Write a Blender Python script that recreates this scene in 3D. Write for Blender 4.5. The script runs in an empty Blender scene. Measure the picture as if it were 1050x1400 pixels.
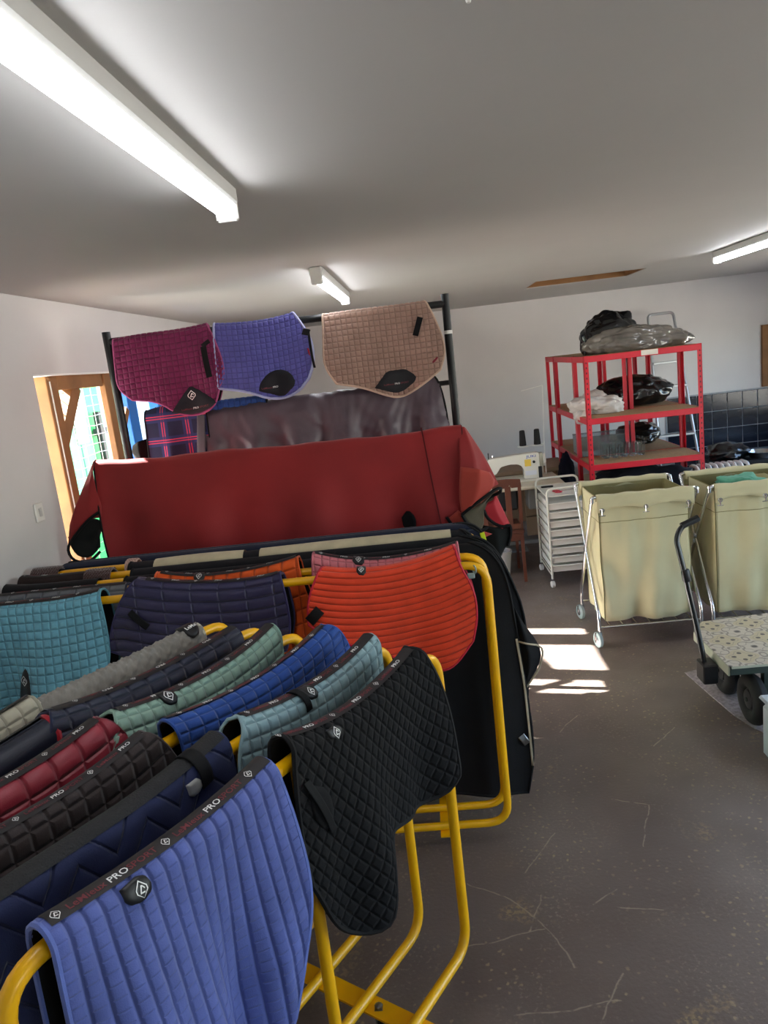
import bpy, bmesh, math, random
import numpy as np
from mathutils import Vector, Matrix, noise
random.seed(7); rng = np.random.RandomState(7)
SC = bpy.context.scene; COL = SC.collection
PI = math.pi

# ------------------------------------------------------------------ camera
cam_d = bpy.data.cameras.new('camera'); cam = bpy.data.objects.new('camera', cam_d); COL.objects.link(cam)
cr = Vector((0.992299, 0.04888657, -0.11381032)); cu = Vector((0.10154028, 0.20516579, 0.97344572)); cb = Vector((0.07093841, -0.97750555, 0.19862186))
cam.matrix_world = Matrix(((cr.x, cu.x, cb.x, 0), (cr.y, cu.y, cb.y, 0), (cr.z, cu.z, cb.z, 1.9), (0, 0, 0, 1)))
cam_d.sensor_fit = 'VERTICAL'; cam_d.sensor_height = 24; cam_d.lens = 24 * 1000 / 1400
cam_d.clip_start = 0.02; cam_d.clip_end = 200
SC.camera = cam
# ------------------------------------------------------------------ sky, sun, exposure
world = bpy.data.worlds.new('sky'); SC.world = world; world.use_nodes = True
wn = world.node_tree.nodes; wl = world.node_tree.links
sky = wn.new('ShaderNodeTexSky'); sky.sky_type = 'NISHITA'; sky.sun_disc = False
sky.sun_elevation = math.radians(36); sky.sun_rotation = math.radians(-76); sky.air_density = 1.0; sky.dust_density = 1.5
bg = wn['Background']; wl.new(sky.outputs[0], bg.inputs[0]); bg.inputs[1].default_value = 0.7
sun_d = bpy.data.lights.new('sun', 'SUN'); sun_d.energy = 55; sun_d.angle = math.radians(0.53); sun_d.color = (1, .97, .93)
sun = bpy.data.objects.new('sun', sun_d); COL.objects.link(sun); sun.location = (-6, 5, 6)
sun.rotation_euler = Vector((-1, .25, .703)).to_track_quat('Z', 'Y').to_euler()
SC.view_settings.view_transform = 'Standard'; SC.view_settings.look = 'None'
SC.view_settings.exposure = 1.0; SC.view_settings.gamma = 1.0; SC.view_settings.use_curve_mapping = False
TUBE_EMIT = 13.0

# ------------------------------------------------------------------ materials
def hexc(h):
    h = h.lstrip('#'); c = [int(h[i:i+2], 16) / 255 for i in (0, 2, 4)]
    return tuple(x / 12.92 if x <= .04045 else ((x + .055) / 1.055) ** 2.4 for x in c) + (1,)
MATS = {}
def mat(name, col, rough=.6, metal=0, sheen=0, var=.0, vscale=8, bump=0, bscale=200, emit=None, trans=0, coat=0, spec=.5):
    if name in MATS: return MATS[name]
    m = bpy.data.materials.new(name); m.use_nodes = True; nt = m.node_tree; b = nt.nodes['Principled BSDF']
    c = hexc(col) if isinstance(col, str) else col
    b.inputs['Base Color'].default_value = c; b.inputs['Roughness'].default_value = rough; b.inputs['Metallic'].default_value = metal
    b.inputs['Sheen Weight'].default_value = sheen; b.inputs['Coat Weight'].default_value = coat; b.inputs['Specular IOR Level'].default_value = spec
    if trans: b.inputs['Transmission Weight'].default_value = trans; b.inputs['IOR'].default_value = 1.3
    if emit: b.inputs['Emission Color'].default_value = hexc(emit[0]); b.inputs['Emission Strength'].default_value = emit[1]
    tc = nt.nodes.new('ShaderNodeTexCoord')
    if var:
        n = nt.nodes.new('ShaderNodeTexNoise'); n.inputs['Scale'].default_value = vscale; n.inputs['Detail'].default_value = 5
        nt.links.new(tc.outputs['Object'], n.inputs['Vector'])
        mr = nt.nodes.new('ShaderNodeMapRange'); mr.inputs[1].default_value = .3; mr.inputs[2].default_value = .7
        mr.inputs[3].default_value = 1 - var; mr.inputs[4].default_value = 1 + var
        nt.links.new(n.outputs[0], mr.inputs[0])
        hs = nt.nodes.new('ShaderNodeHueSaturation'); hs.inputs['Color'].default_value = c
        nt.links.new(mr.outputs[0], hs.inputs['Value']); nt.links.new(hs.outputs[0], b.inputs['Base Color'])
    if bump:
        n2 = nt.nodes.new('ShaderNodeTexNoise'); n2.inputs['Scale'].default_value = bscale; n2.inputs['Detail'].default_value = 3
        nt.links.new(tc.outputs['Object'], n2.inputs['Vector'])
        bp = nt.nodes.new('ShaderNodeBump'); bp.inputs['Strength'].default_value = bump; bp.inputs['Distance'].default_value = .002
        nt.links.new(n2.outputs[0], bp.inputs['Height']); nt.links.new(bp.outputs[0], b.inputs['Normal'])
    MATS[name] = m; return m
def cloth(col, rough=.75, var=.12, sheen=None, key=None):
    if sheen is None: sheen = .02 if max(hexc(col)[:3]) < .03 else .15
    return mat('cloth_' + col.strip('#') + (key or ''), col, rough, sheen=sheen, spec=.5 if key == 's' or rough < .5 else .2, var=var, vscale=14, bump=.35, bscale=420)

YEL = mat('yellow_paint', '#f3b400', .35, var=.08, vscale=10, coat=.2)
BLK = mat('black_cloth_trim', '#0d0d0f', .75, bump=.3, spec=.25)
BLKP = mat('black_plastic', '#101012', .45)
CHROME = mat('chrome', '#d8d8da', .16, metal=1)
WHITEP = mat('white_plastic', '#e6e4dd', .45, var=.03)
LETW = mat('white_lettering', '#e8e8e6', .7)
LETR = mat('dark_red_lettering', '#6e2830', .7)
RUBG = mat('grey_rubber', '#9fb0b0', .6)
RED = mat('red_powder_coat', '#cf1730', .4, var=.04)
CHIP = mat('chipboard', '#a98a63', .8, var=.15, vscale=60)
WALL = mat('white_wall_paint', '#d6d3d1', .85, var=.03, vscale=2.5, bump=.25, bscale=60)
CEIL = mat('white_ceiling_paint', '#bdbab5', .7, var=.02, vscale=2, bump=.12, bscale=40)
PINE = mat('pine_timber', '#8c6238', .7, var=.2, vscale=6)

SCRATCH = [[(-0.023, 2.365), (0.103, 2.29), (0.212, 2.159), (0.272, 2.03), (0.282, 1.966)], [(0.338, 2.622), (0.251, 2.49), (0.185, 2.399)], [(0.609, 2.811), (0.742, 2.758), (0.651, 2.499)], [(0.07, 1.802), (0.394, 1.837)], [(0.397, 2.225), (0.496, 2.29)], [(0.317, 1.764), (0.426, 1.934)], [(-0.041, 2.069), (0.218, 2.126)], [(0.168, 2.115), (0.231, 2.278)], [(0.479, 2.204), (0.618, 2.178)], [(0.9, 3.2), (1.05, 3.35)], [(1.3, 1.2), (1.5, 1.45), (1.55, 1.7)], [(0.5, 3.4), (0.62, 3.55)], [(0.2, 0.6), (0.5, 0.8)], [(2.2, 2.0), (2.6, 2.2)], [(2.4, 4.6), (2.9, 5.2)]]
def floor_mat():
    m = bpy.data.materials.new('painted_concrete'); m.use_nodes = True; nt = m.node_tree; N = nt.nodes; L = nt.links; b = N['Principled BSDF']
    tc = N.new('ShaderNodeTexCoord')
    def noi(s, d=6, dist=0):
        n = N.new('ShaderNodeTexNoise'); n.inputs['Scale'].default_value = s; n.inputs['Detail'].default_value = d; n.inputs['Distortion'].default_value = dist
        L.new(tc.outputs['Object'], n.inputs['Vector']); return n
    def ramp(src, p0, p1, c0=(0, 0, 0, 1), c1=(1, 1, 1, 1)):
        r = N.new('ShaderNodeValToRGB'); r.color_ramp.elements[0].position = p0; r.color_ramp.elements[1].position = p1
        r.color_ramp.elements[0].color = c0; r.color_ramp.elements[1].color = c1; L.new(src, r.inputs[0]); return r
    def mix(fac, a, c, mode='MIX'):
        x = N.new('ShaderNodeMix'); x.data_type = 'RGBA'; x.blend_type = mode
        if isinstance(fac, float): x.inputs[0].default_value = fac
        else: L.new(fac, x.inputs[0])
        for i, v in ((6, a), (7, c)):
            if isinstance(v, tuple): x.inputs[i].default_value = v
            else: L.new(v, x.inputs[i])
        return x.outputs[2]
    def mul(a, c):
        x = N.new('ShaderNodeMath'); x.operation = 'MULTIPLY'; L.new(a, x.inputs[0])
        if isinstance(c, float): x.inputs[1].default_value = c
        else: L.new(c, x.inputs[1])
        return x.outputs[0]
    base = ramp(noi(1.1).outputs[0], .3, .72, hexc('#61534d'), hexc('#81766e'))
    # small chips of worn paint, clustered, and fine specks: dust plus painted-in sparkle
    v = N.new('ShaderNodeTexVoronoi'); v.inputs['Scale'].default_value = 34; v.inputs['Randomness'].default_value = 1
    wv = noi(30, 4); vm = N.new('ShaderNodeVectorMath'); vm.operation = 'MULTIPLY_ADD'
    vm.inputs[1].default_value = (.03, .03, .03); L.new(wv.outputs['Color'], vm.inputs[0]); L.new(tc.outputs['Object'], vm.inputs[2]); L.new(vm.outputs[0], v.inputs['Vector'])
    chips = ramp(v.outputs['Distance'], .13, .26, (1, 1, 1, 1), (0, 0, 0, 1))
    cl = ramp(noi(2.3, 5, .6).outputs[0], .42, .62)
    fine = ramp(noi(80, 5).outputs[0], .56, .66)
    cl2 = ramp(noi(2.6, 6, 1).outputs[0], .44, .66)
    c = mix(mul(mul(chips.outputs[0], cl.outputs[0]), .9), base.outputs[0], hexc('#a89878'))
    c = mix(mul(mul(fine.outputs[0], cl2.outputs[0]), .6), c, hexc('#9c9080'))
    # long thin scratches: distance to short segments on the floor
    wz = noi(9, 3); wa = N.new('ShaderNodeVectorMath'); wa.operation = 'MULTIPLY_ADD'; wa.inputs[1].default_value = (.035, .035, 0)
    L.new(wz.outputs['Color'], wa.inputs[0]); L.new(tc.outputs['Object'], wa.inputs[2]); cur = None
    def vm2(op, a_, b_):
        x = N.new('ShaderNodeVectorMath'); x.operation = op
        for i, v_ in ((0, a_), (1, b_)):
            if isinstance(v_, tuple): x.inputs[i].default_value = v_
            else: L.new(v_, x.inputs[i])
        return x
    for ch in SCRATCH:
        for (ax, ay), (bx_, by_) in zip(ch, ch[1:]):
            A_ = (ax + .0175, ay + .0175, 0); dx, dy = bx_ - ax, by_ - ay; l2 = dx * dx + dy * dy
            pa = vm2('SUBTRACT', wa.outputs[0], A_).outputs[0]; dt = vm2('DOT_PRODUCT', pa, (dx / l2, dy / l2, 0)).outputs['Value']
            cl_ = N.new('ShaderNodeClamp'); L.new(dt, cl_.inputs[0]); sc = vm2('SCALE', (dx, dy, 0), (0, 0, 0)); L.new(cl_.outputs[0], sc.inputs['Scale'])
            ds = vm2('LENGTH', vm2('SUBTRACT', pa, sc.outputs[0]).outputs[0], (0, 0, 0)).outputs['Value']
            if cur is None: cur = ds
            else:
                mn = N.new('ShaderNodeMath'); mn.operation = 'MINIMUM'; L.new(cur, mn.inputs[0]); L.new(ds, mn.inputs[1]); cur = mn.outputs[0]
    r = ramp(cur, .0012, .0032, (1, 1, 1, 1), (0, 0, 0, 1)); g = ramp(noi(24, 3).outputs[0], .34, .5)
    c = mix(mul(mul(r.outputs[0], g.outputs[0]), .75), c, hexc('#b0a58e'))
    # worn yellowish spots
    v3 = ramp(noi(1.9, 7, 1.2).outputs[0], .63, .70); v4 = ramp(noi(60, 4).outputs[0], .46, .56)
    c = mix(mul(mul(v3.outputs[0], v4.outputs[0]), .65), c, hexc('#a8926a'))
    L.new(c, b.inputs['Base Color'])
    rr = ramp(noi(5, 6).outputs[0], .3, .7, (.28,) * 3 + (1,), (.5,) * 3 + (1,)); L.new(rr.outputs[0], b.inputs['Roughness'])
    bp = N.new('ShaderNodeBump'); bp.inputs['Strength'].default_value = .35; bp.inputs['Distance'].default_value = .004
    L.new(noi(70, 5).outputs[0], bp.inputs['Height']); L.new(bp.outputs[0], b.inputs['Normal'])
    return m

def stitched(base, kind, c):
    """copy of a cloth material with the stitched seams pressed in along the cloth's own coordinates (uv in metres)"""
    key = base.name + kind + str(c)
    if key in MATS or kind in ('none', 'mesh', 'crinkle', 'fold'): return MATS.get(key, base)
    m = base.copy(); m.name = key; MATS[key] = m; nt = m.node_tree; N = nt.nodes; L = nt.links; b = N['Principled BSDF']
    def mt(op, a, q=0.0, r=None):
        x = N.new('ShaderNodeMath'); x.operation = op
        for i, v in enumerate((a, q) if r is None else (a, q, r)):
            if isinstance(v, (int, float)): x.inputs[i].default_value = v
            else: L.new(v, x.inputs[i])
        return x.outputs[0]
    uv = N.new('ShaderNodeUVMap'); sp = N.new('ShaderNodeSeparateXYZ'); L.new(uv.outputs[0], sp.inputs[0]); s_, d_ = sp.outputs[0], sp.outputs[1]
    def ln(x, per): return mt('MULTIPLY', mt('ABSOLUTE', mt('SUBTRACT', mt('FRACT', mt('ADD', mt('DIVIDE', x, per), 100.5)), .5)), per)
    if kind == 'sq': g = mt('MINIMUM', ln(s_, c), ln(d_, c))
    elif kind == 'rect': g = mt('MINIMUM', ln(s_, c * 1.7), ln(d_, c))
    elif kind == 'wide': g = mt('MINIMUM', mt('ADD', ln(s_, c * 2.4), .002), ln(d_, c))
    elif kind == 'dia': t = mt('MULTIPLY', d_, .75); g = mt('MINIMUM', ln(mt('ADD', s_, t), c), ln(mt('SUBTRACT', s_, t), c))
    elif kind == 'ch': g = ln(d_, c)
    elif kind == 'vch': g = mt('MINIMUM', ln(s_, c), mt('ADD', ln(d_, c * .75), .0035))
    elif kind == 'chev':
        k = c * 3; tri = mt('MULTIPLY', mt('ABSOLUTE', mt('SUBTRACT', mt('FRACT', mt('ADD', mt('DIVIDE', s_, k), 100)), .5)), .2); g = ln(mt('ADD', d_, tri), c * 1.5)
    mr = N.new('ShaderNodeMapRange'); mr.interpolation_type = 'SMOOTHERSTEP'; mr.inputs[1].default_value = 0; mr.inputs[2].default_value = min(.009, c * .26); L.new(g, mr.inputs[0])
    pw = mt('POWER', mr.outputs[0], .6); bp = N.new('ShaderNodeBump'); bp.inputs['Strength'].default_value = .85; bp.inputs['Distance'].default_value = min(.006, c * .16); L.new(pw, bp.inputs['Height'])
    old = b.inputs['Normal'].links
    if old: L.new(old[0].from_socket, bp.inputs['Normal'])
    L.new(bp.outputs[0], b.inputs['Normal'])
    th = N.new('ShaderNodeMapRange'); th.inputs[1].default_value = .0006; th.inputs[2].default_value = .0018; th.inputs[3].default_value = .45; th.inputs[4].default_value = 0; L.new(g, th.inputs[0])  # seam lines darkened: thread tone plus groove shade put into the colour
    src = b.inputs['Base Color'].links[0].from_socket if b.inputs['Base Color'].links else None
    mx = N.new('ShaderNodeMix'); mx.data_type = 'RGBA'; L.new(th.outputs[0], mx.inputs[0])
    if src: L.new(src, mx.inputs[6])
    cc = b.inputs['Base Color'].default_value; mx.inputs[6].default_value = cc; mx.inputs[7].default_value = (cc[0] * .35, cc[1] * .35, cc[2] * .35, 1); L.new(mx.outputs[2], b.inputs['Base Color'])
    return m

# ------------------------------------------------------------------ mesh helpers
def link(o, parent=None):
    COL.objects.link(o)
    if parent is not None: o.parent = parent
    return o
def obj(name, verts, faces, m, parent=None, smooth=False, loc=None):
    me = bpy.data.meshes.new(name); me.from_pydata([tuple(v) for v in verts], [], faces); me.update()
    if isinstance(m, (list, tuple)):
        for x in m: me.materials.append(x)
    elif m: me.materials.append(m)
    if smooth: me.polygons.foreach_set('use_smooth', [True] * len(me.polygons))
    o = bpy.data.objects.new(name, me)
    if loc is not None: o.location = loc
    return link(o, parent)
def thing(name, label, cat, loc=(0, 0, 0), group=None, rz=0):
    o = bpy.data.objects.new(name, None); o.empty_display_size = .1; link(o); o.location = loc; o.rotation_euler = (0, 0, rz)
    return tag(o, label, cat, group)
def tag(o, label, cat, group=None):
    o['label'] = label; o['category'] = cat
    if group: o['group'] = group
    return o
def struct(o): o['kind'] = 'structure'; return o
class M:
    """collects shapes; build() links them as one mesh"""
    def __init__(s): s.v = []; s.f = []; s.mi = []
    def add(s, v, f, mi=0):
        k = len(s.v); s.v += [tuple(x) for x in v]; s.f += [[i + k for i in q] for q in f]; s.mi += [mi] * len(f); return s
    def box(s, a, b, mi=0, bev=0, rot=None):
        a = np.array(a, float); b = np.array(b, float)
        if bev:
            bev = min(bev, *(abs(b - a) * .45)); V = []
            for z in ((a[2], bev), (a[2] + bev, 0), (b[2] - bev, 0), (b[2], bev)):
                i = z[1]
                V += [(a[0] + i + (bev if not i else 0), a[1] + i, z[0]), (b[0] - i - (bev if not i else 0), a[1] + i, z[0]),
                      (b[0] - i, a[1] + i + (bev if not i else 0), z[0]), (b[0] - i, b[1] - i - (bev if not i else 0), z[0]),
                      (b[0] - i - (bev if not i else 0), b[1] - i, z[0]), (a[0] + i + (bev if not i else 0), b[1] - i, z[0]),
                      (a[0] + i, b[1] - i - (bev if not i else 0), z[0]), (a[0] + i, a[1] + i + (bev if not i else 0), z[0])]
            F = [[7, 6, 5, 4, 3, 2, 1, 0], [24, 25, 26, 27, 28, 29, 30, 31]]
            for r in range(3):
                for k in range(8): F.append([r * 8 + k, r * 8 + (k + 1) % 8, r * 8 + 8 + (k + 1) % 8, r * 8 + 8 + k])
        else:
            V = [(x, y, z) for z in (a[2], b[2]) for (x, y) in ((a[0], a[1]), (b[0], a[1]), (b[0], b[1]), (a[0], b[1]))]
            F = [[3, 2, 1, 0], [4, 5, 6, 7], [0, 1, 5, 4], [1, 2, 6, 5], [2, 3, 7, 6], [3, 0, 4, 7]]
        if rot is not None: V = [tuple(rot @ Vector(p)) for p in V]
        return s.add(V, F, mi)
    def beam(s, p, q, w, h, mi=0, up=(0, 0, 1)):
        p = Vector(p); q = Vector(q); d = (q - p).normalized(); u = Vector(up)
        if abs(d.dot(u)) > .99: u = Vector((0, 1, 0))
        a = d.cross(u).normalized() * w / 2; b = a.cross(d).normalized() * h / 2
        V = [e + i * a + j * b for e in (p, q) for i, j in ((-1, -1), (1, -1), (1, 1), (-1, 1))]
        return s.add(V, [[0, 1, 2, 3], [7, 6, 5, 4], [0, 4, 5, 1], [1, 5, 6, 2], [2, 6, 7, 3], [3, 7, 4, 0]], mi)
    def tube(s, pts, r, n=10, closed=False, mi=0, caps=True):
        P = [Vector(p) for p in pts]; m_ = len(P); rs = r if hasattr(r, '__len__') else [r] * m_
        T = []
        for i in range(m_):
            if closed: t = P[(i + 1) % m_] - P[i - 1]
            else: t = P[min(i + 1, m_ - 1)] - P[max(i - 1, 0)]
            T.append(t.normalized())
        a = T[0].orthogonal().normalized(); V = []
        for i in range(m_):
            a = (a - T[i] * a.dot(T[i])).normalized(); b = T[i].cross(a)
            for k in range(n):
                th = 2 * PI * k / n; V.append(P[i] + (a * math.cos(th) + b * math.sin(th)) * rs[i])
        F = []
        for i in range(m_ if closed else m_ - 1):
            j = (i + 1) % m_; sh = 0
            if closed and j == 0:   # align the seam
                best = min(range(n), key=lambda q: (V[i * n] - V[q]).length); sh = best
            for k in range(n): F.append([i * n + k, i * n + (k + 1) % n, j * n + (k + 1 + sh) % n, j * n + (k + sh) % n])
        if not closed and caps: F += [list(range(n))[::-1], list(range((m_ - 1) * n, m_ * n))]
        return s.add(V, F, mi)
    def lathe(s, prof, c=(0, 0, 0), axis=(0, 0, 1), n=24, mi=0, close=True):
        ax = Vector(axis).normalized(); a = ax.orthogonal().normalized(); b = ax.cross(a); c = Vector(c); V = []
        for r, h in prof:
            for k in range(n):
                th = 2 * PI * k / n; V.append(c + ax * h + (a * math.cos(th) + b * math.sin(th)) * r)
        F = [[i * n + k, i * n + (k + 1) % n, i * n + n + (k + 1) % n, i * n + n + k] for i in range(len(prof) - 1) for k in range(n)]
        if close: F += [list(range(n))[::-1], list(range((len(prof) - 1) * n, len(prof) * n))]
        return s.add(V, F, mi)
    def torus(s, c, axis, R, r, n=32, k=12, mi=0, flat=1.0):
        prof = [(R + r * math.cos(2 * PI * j / k), flat * r * math.sin(2 * PI * j / k)) for j in range(k + 1)]
        return s.lathe(prof, c, axis, n, mi, close=False)
    def build(s, name, m, parent=None, smooth=False, loc=None):
        o = obj(name, s.v, s.f, m, parent, smooth, loc)
        if isinstance(m, (list, tuple)): o.data.polygons.foreach_set('material_index', s.mi)
        if smooth:
            o.data.polygons.foreach_set('use_smooth', [True] * len(o.data.polygons))
            try: o.data.set_sharp_from_angle(angle=math.radians(42))
            except Exception: pass
        return o
def fillet(pts, R, n=6, closed=False):
    P = [Vector(p) for p in pts]; out = []; m_ = len(P)
    for i in range(m_):
        if not closed and i in (0, m_ - 1): out.append(P[i]); continue
        a, b, c = P[i - 1], P[i], P[(i + 1) % m_]; r = R if not hasattr(R, '__len__') else R[i]
        r = min(r, (a - b).length * .49, (c - b).length * .49); p = b + (a - b).normalized() * r; q = b + (c - b).normalized() * r
        for k in range(n + 1):
            t = k / n; out.append(p * (1 - t) ** 2 + b * 2 * t * (1 - t) + q * t * t)
    return out
def grid_faces(nr, nc, flip=False, wrap=False):
    F = []
    for i in range(nr - 1):
        for j in range(nc if wrap else nc - 1):
            k = (j + 1) % nc; q = [i * nc + j, i * nc + k, (i + 1) * nc + k, (i + 1) * nc + j]; F.append(q[::-1] if flip else q)
    return F
def resample(P, n, smooth=2):
    P = np.array(P, float)
    for _ in range(smooth):
        Q = [P[0]]
        for i in range(len(P) - 1): Q += [P[i] * .75 + P[i + 1] * .25, P[i] * .25 + P[i + 1] * .75]
        Q.append(P[-1]); P = np.array(Q)
    L = np.r_[0, np.cumsum(np.linalg.norm(np.diff(P, axis=0), axis=1))]; t = np.linspace(0, L[-1], n)
    return np.stack([np.interp(t, L, P[:, k]) for k in range(P.shape[1])], 1)

# text as flat meshes, cached in unit space; mapped on surfaces later
TXT = {}
def text_mesh(s):
    if s not in TXT:
        cu_ = bpy.data.curves.new('txt', 'FONT'); cu_.body = s; cu_.size = 1; cu_.resolution_u = 2; cu_.offset = .012
        to = bpy.data.objects.new('txt', cu_); COL.objects.link(to)
        dg = bpy.context.evaluated_depsgraph_get(); dg.update(); me = bpy.data.meshes.new_from_object(to.evaluated_get(dg))
        V = np.array([v.co[:2] for v in me.vertices]); F = [list(p.vertices) for p in me.polygons]
        bpy.data.objects.remove(to); bpy.data.curves.remove(cu_); bpy.data.meshes.remove(me)
        V[:, 0] -= V[:, 0].min(); TXT[s] = (V, F, V[:, 0].max())
    return TXT[s]
def diamond_logo():
    """rounded diamond outline with a small angular mark inside, unit size"""
    V = []; F = []
    def ring(pts, w):
        n = len(pts); k = len(V); c = np.mean(pts, 0)
        for p in pts: V.append(tuple(p)); V.append(tuple(c + (np.array(p) - c) * w))
        for i in range(n): j = (i + 1) % n; F.append([k + 2 * i, k + 2 * j, k + 2 * j + 1, k + 2 * i + 1])
    ring([(0, -.5), (.42, -.1), (.42, .1), (0, .5), (-.42, .1), (-.42, -.1)], .82)
    for q in ([(-.2, -.16), (-.12, -.18), (.1, .2), (.0, .22)], [(.0, .22), (.2, -.02), (.24, .04), (.1, .2)], [(-.2, -.16), (.16, -.2), (.18, -.12), (-.12, -.1)]):
        k = len(V); V.extend(q); F.append([k, k + 1, k + 2, k + 3])
    return np.array(V), F
LOGO = diamond_logo()

# ------------------------------------------------------------------ draped cloth
class Drape:
    """cloth over a bar: coordinates s along the bar, d down from the spine (+ near side, - far side)"""
    def __init__(S, O, u, ztop, R=.034, flare=.03, lift=(0, 0), s0=0, s1=1, wave=(0, .3, 0), near=None, ends=0.0, droop=None):
        S.O = np.array([O[0], O[1], 0.]); S.u = np.array([u[0], u[1], 0.]) / math.hypot(*u[:2]); S.n = np.array([-S.u[1], S.u[0], 0.])
        S.z = ztop; S.R = R; S.fl = flare; S.lift = lift; S.s0, S.s1 = s0, s1; S.wave = wave; S.droop = droop; S.ends = ends
    def P(S, s, d):
        s = np.asarray(s, float); d = np.asarray(d, float); t = np.clip((s - S.s0) / (S.s1 - S.s0), -.2, 1.2)
        low = .5 if len(S.lift) < 3 else S.lift[2]
        l = np.where(t < low, S.lift[0] * ((low - t) / low) ** 2, S.lift[1] * ((t - low) / (1 - low)) ** 2)
        ad = np.abs(d); sg = np.where(d >= 0, -1., 1.); q = PI * S.R / 2
        th = np.minimum(ad, q) / S.R; lat = S.R * np.sin(th); z = S.R * (np.cos(th) - 1); e = np.maximum(ad - q, 0)
        lat = lat + S.fl * e; z = z - e * math.sqrt(max(0, 1 - S.fl ** 2))
        k = np.minimum(e / .25, 1.3)
        A, lam, ph = S.wave
        w = A * k * (.75 + np.sin(2 * PI * s / lam + ph) + .35 * np.sin(4.7 * PI * s / lam + 2 * ph + 3 * e) * k)
        if S.ends: w = w + S.ends * k * (2 * t - 1) ** 2 * 1.0
        lat = lat + np.where(d < 0, .25 * w, w)
        zz = S.z + l + z
        base = S.O + s[..., None] * S.u + (lat * sg)[..., None] * S.n
        base[..., 2] = zz
        return base
    def N(S, s, d):
        e = 1e-3; a = S.P(s + e, d) - S.P(s - e, d); b = S.P(s, d + e) - S.P(s, d - e)
        n = np.cross(b, a); return n / (np.linalg.norm(n, axis=-1, keepdims=True) + 1e-12)
    def at(S, s, d, off=0): return S.P(s, d) + S.N(s, d) * np.asarray(off)[..., None]

def pil(x, p=.75): return np.abs(np.sin(PI * x)) ** p
def quilt(kind, c, s, d):
    if kind == 'sq': return np.minimum(pil(s / c), pil(d / c)) ** .9
    if kind == 'rect': return np.minimum(pil(s / (c * 1.7)), pil(d / c))
    if kind == 'wide': return np.minimum(pil(s / (c * 2.4)) * .5 + .5, pil(d / c))
    if kind == 'dia': return np.minimum(pil((s + d * .75) / c), pil((s - d * .75) / c))
    if kind == 'ch': return pil(d / c) * (.9 + .1 * np.cos(2 * PI * s / c / .7))
    if kind == 'vch': return pil(s / c) * (.92 + .08 * np.cos(2 * PI * d / (c * .4)))
    if kind == 'chev':
        k = c * 3; tri = np.abs(((s / k) % 1) - .5) * 2
        return np.minimum(pil((d + tri * .1) / (c * 1.5), .4), 1)
    if kind == 'mesh': return pil(s / c * 1.4, 1) * pil(d / c + .5 * np.floor(s / c * 1.4), 1)
    if kind == 'crinkle':
        a = np.sin(s * 46 + 5 * np.sin(d * 7 + s * 5) + 2 * np.sin(s * 13)); b = np.sin(s * 21 - d * 17 + 3 * np.sin(d * 11)); w = np.sin(d * 40 + 3 * np.sin(s * 8))
        return 1 - np.abs(a) ** .6 * .6 - np.abs(b) ** .7 * .5 + .12 * w
    if kind == 'fold': return np.sin(s * 5 + 1.2 * np.sin(d * 6) + 2 * s * d) * .7 + .5 * np.sin(s * 11 - d * 8) * np.exp(-d * d * 6) + .25 * np.sin(s * 31 + 2 * d) * np.exp(-np.abs(d) * 14)
    return np.zeros_like(s)

def coons(left, bottom, right, na, nb):
    l = resample(left, nb); r = resample(right, nb); b = resample(bottom, na, 2)
    a = np.linspace(0, 1, na)[None, :, None]; v = np.linspace(0, 1, nb)[:, None, None]
    top = l[0] * (1 - a) + r[0] * a
    P = (1 - v) * top + v * b[None] + (1 - a) * l[:, None] + a * r[:, None] - ((1 - a) * (1 - v) * l[0] + a * (1 - v) * r[0] + (1 - a) * v * b[0] + a * v * b[-1])
    return P[..., 0], P[..., 1]

def std_outline(s0, s1, depth, kind='gp'):
    w = s1 - s0
    if kind == 'dress': return ([(s0, 0), (s0, depth * .5), (s0 + .01, depth * .93)], [(s0 + .01, depth * .93), (s0 + .05, depth), (s1 - .05, depth), (s1 - .01, depth * .93)], [(s1, 0), (s1, depth * .5), (s1 - .01, depth * .93)])
    if kind == 'gpr':  # forward flap towards s1
        return ([(s0, 0), (s0 + .015, depth * .45), (s0 + .02, depth * .66), (s0 + .06, depth * .8)], [(s0 + .06, depth * .8), (s0 + w * .35, depth * .84), (s0 + w * .55, depth), (s0 + w * .75, depth), (s1 + .0, depth * .78)], [(s1, 0), (s1 + .06, depth * .3), (s1 + .06, depth * .6), (s1, depth * .78)])
    return ([(s0, 0), (s0 - .06, depth * .3), (s0 - .06, depth * .6), (s0, depth * .78)], [(s0, depth * .78), (s0 + w * .25, depth), (s0 + w * .45, depth), (s0 + w * .65, depth * .84), (s1 - .06, depth * .8)], [(s1, 0), (s1 - .015, depth * .45), (s1 - .02, depth * .66), (s1 - .06, depth * .8)])

def put_text(dr, s, d, txt, size, xs=1.25, off=.004, flip=1, side=1, ang=0, face=1):
    """flat print following the cloth: x along s, y up the drape"""
    V, F, w = text_mesh(txt) if isinstance(txt, str) else (txt[0], txt[1], 1)
    x = V[:, 0] * size * xs; y = V[:, 1] * size
    ca, sa = math.cos(ang), math.sin(ang); x, y = x * ca - y * sa, x * sa + y * ca
    P = dr.at(s + flip * x, d - flip * y * side, off)
    return [tuple(p) for p in P], (F if face > 0 else [f[::-1] for f in F]), w * size * xs

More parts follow.
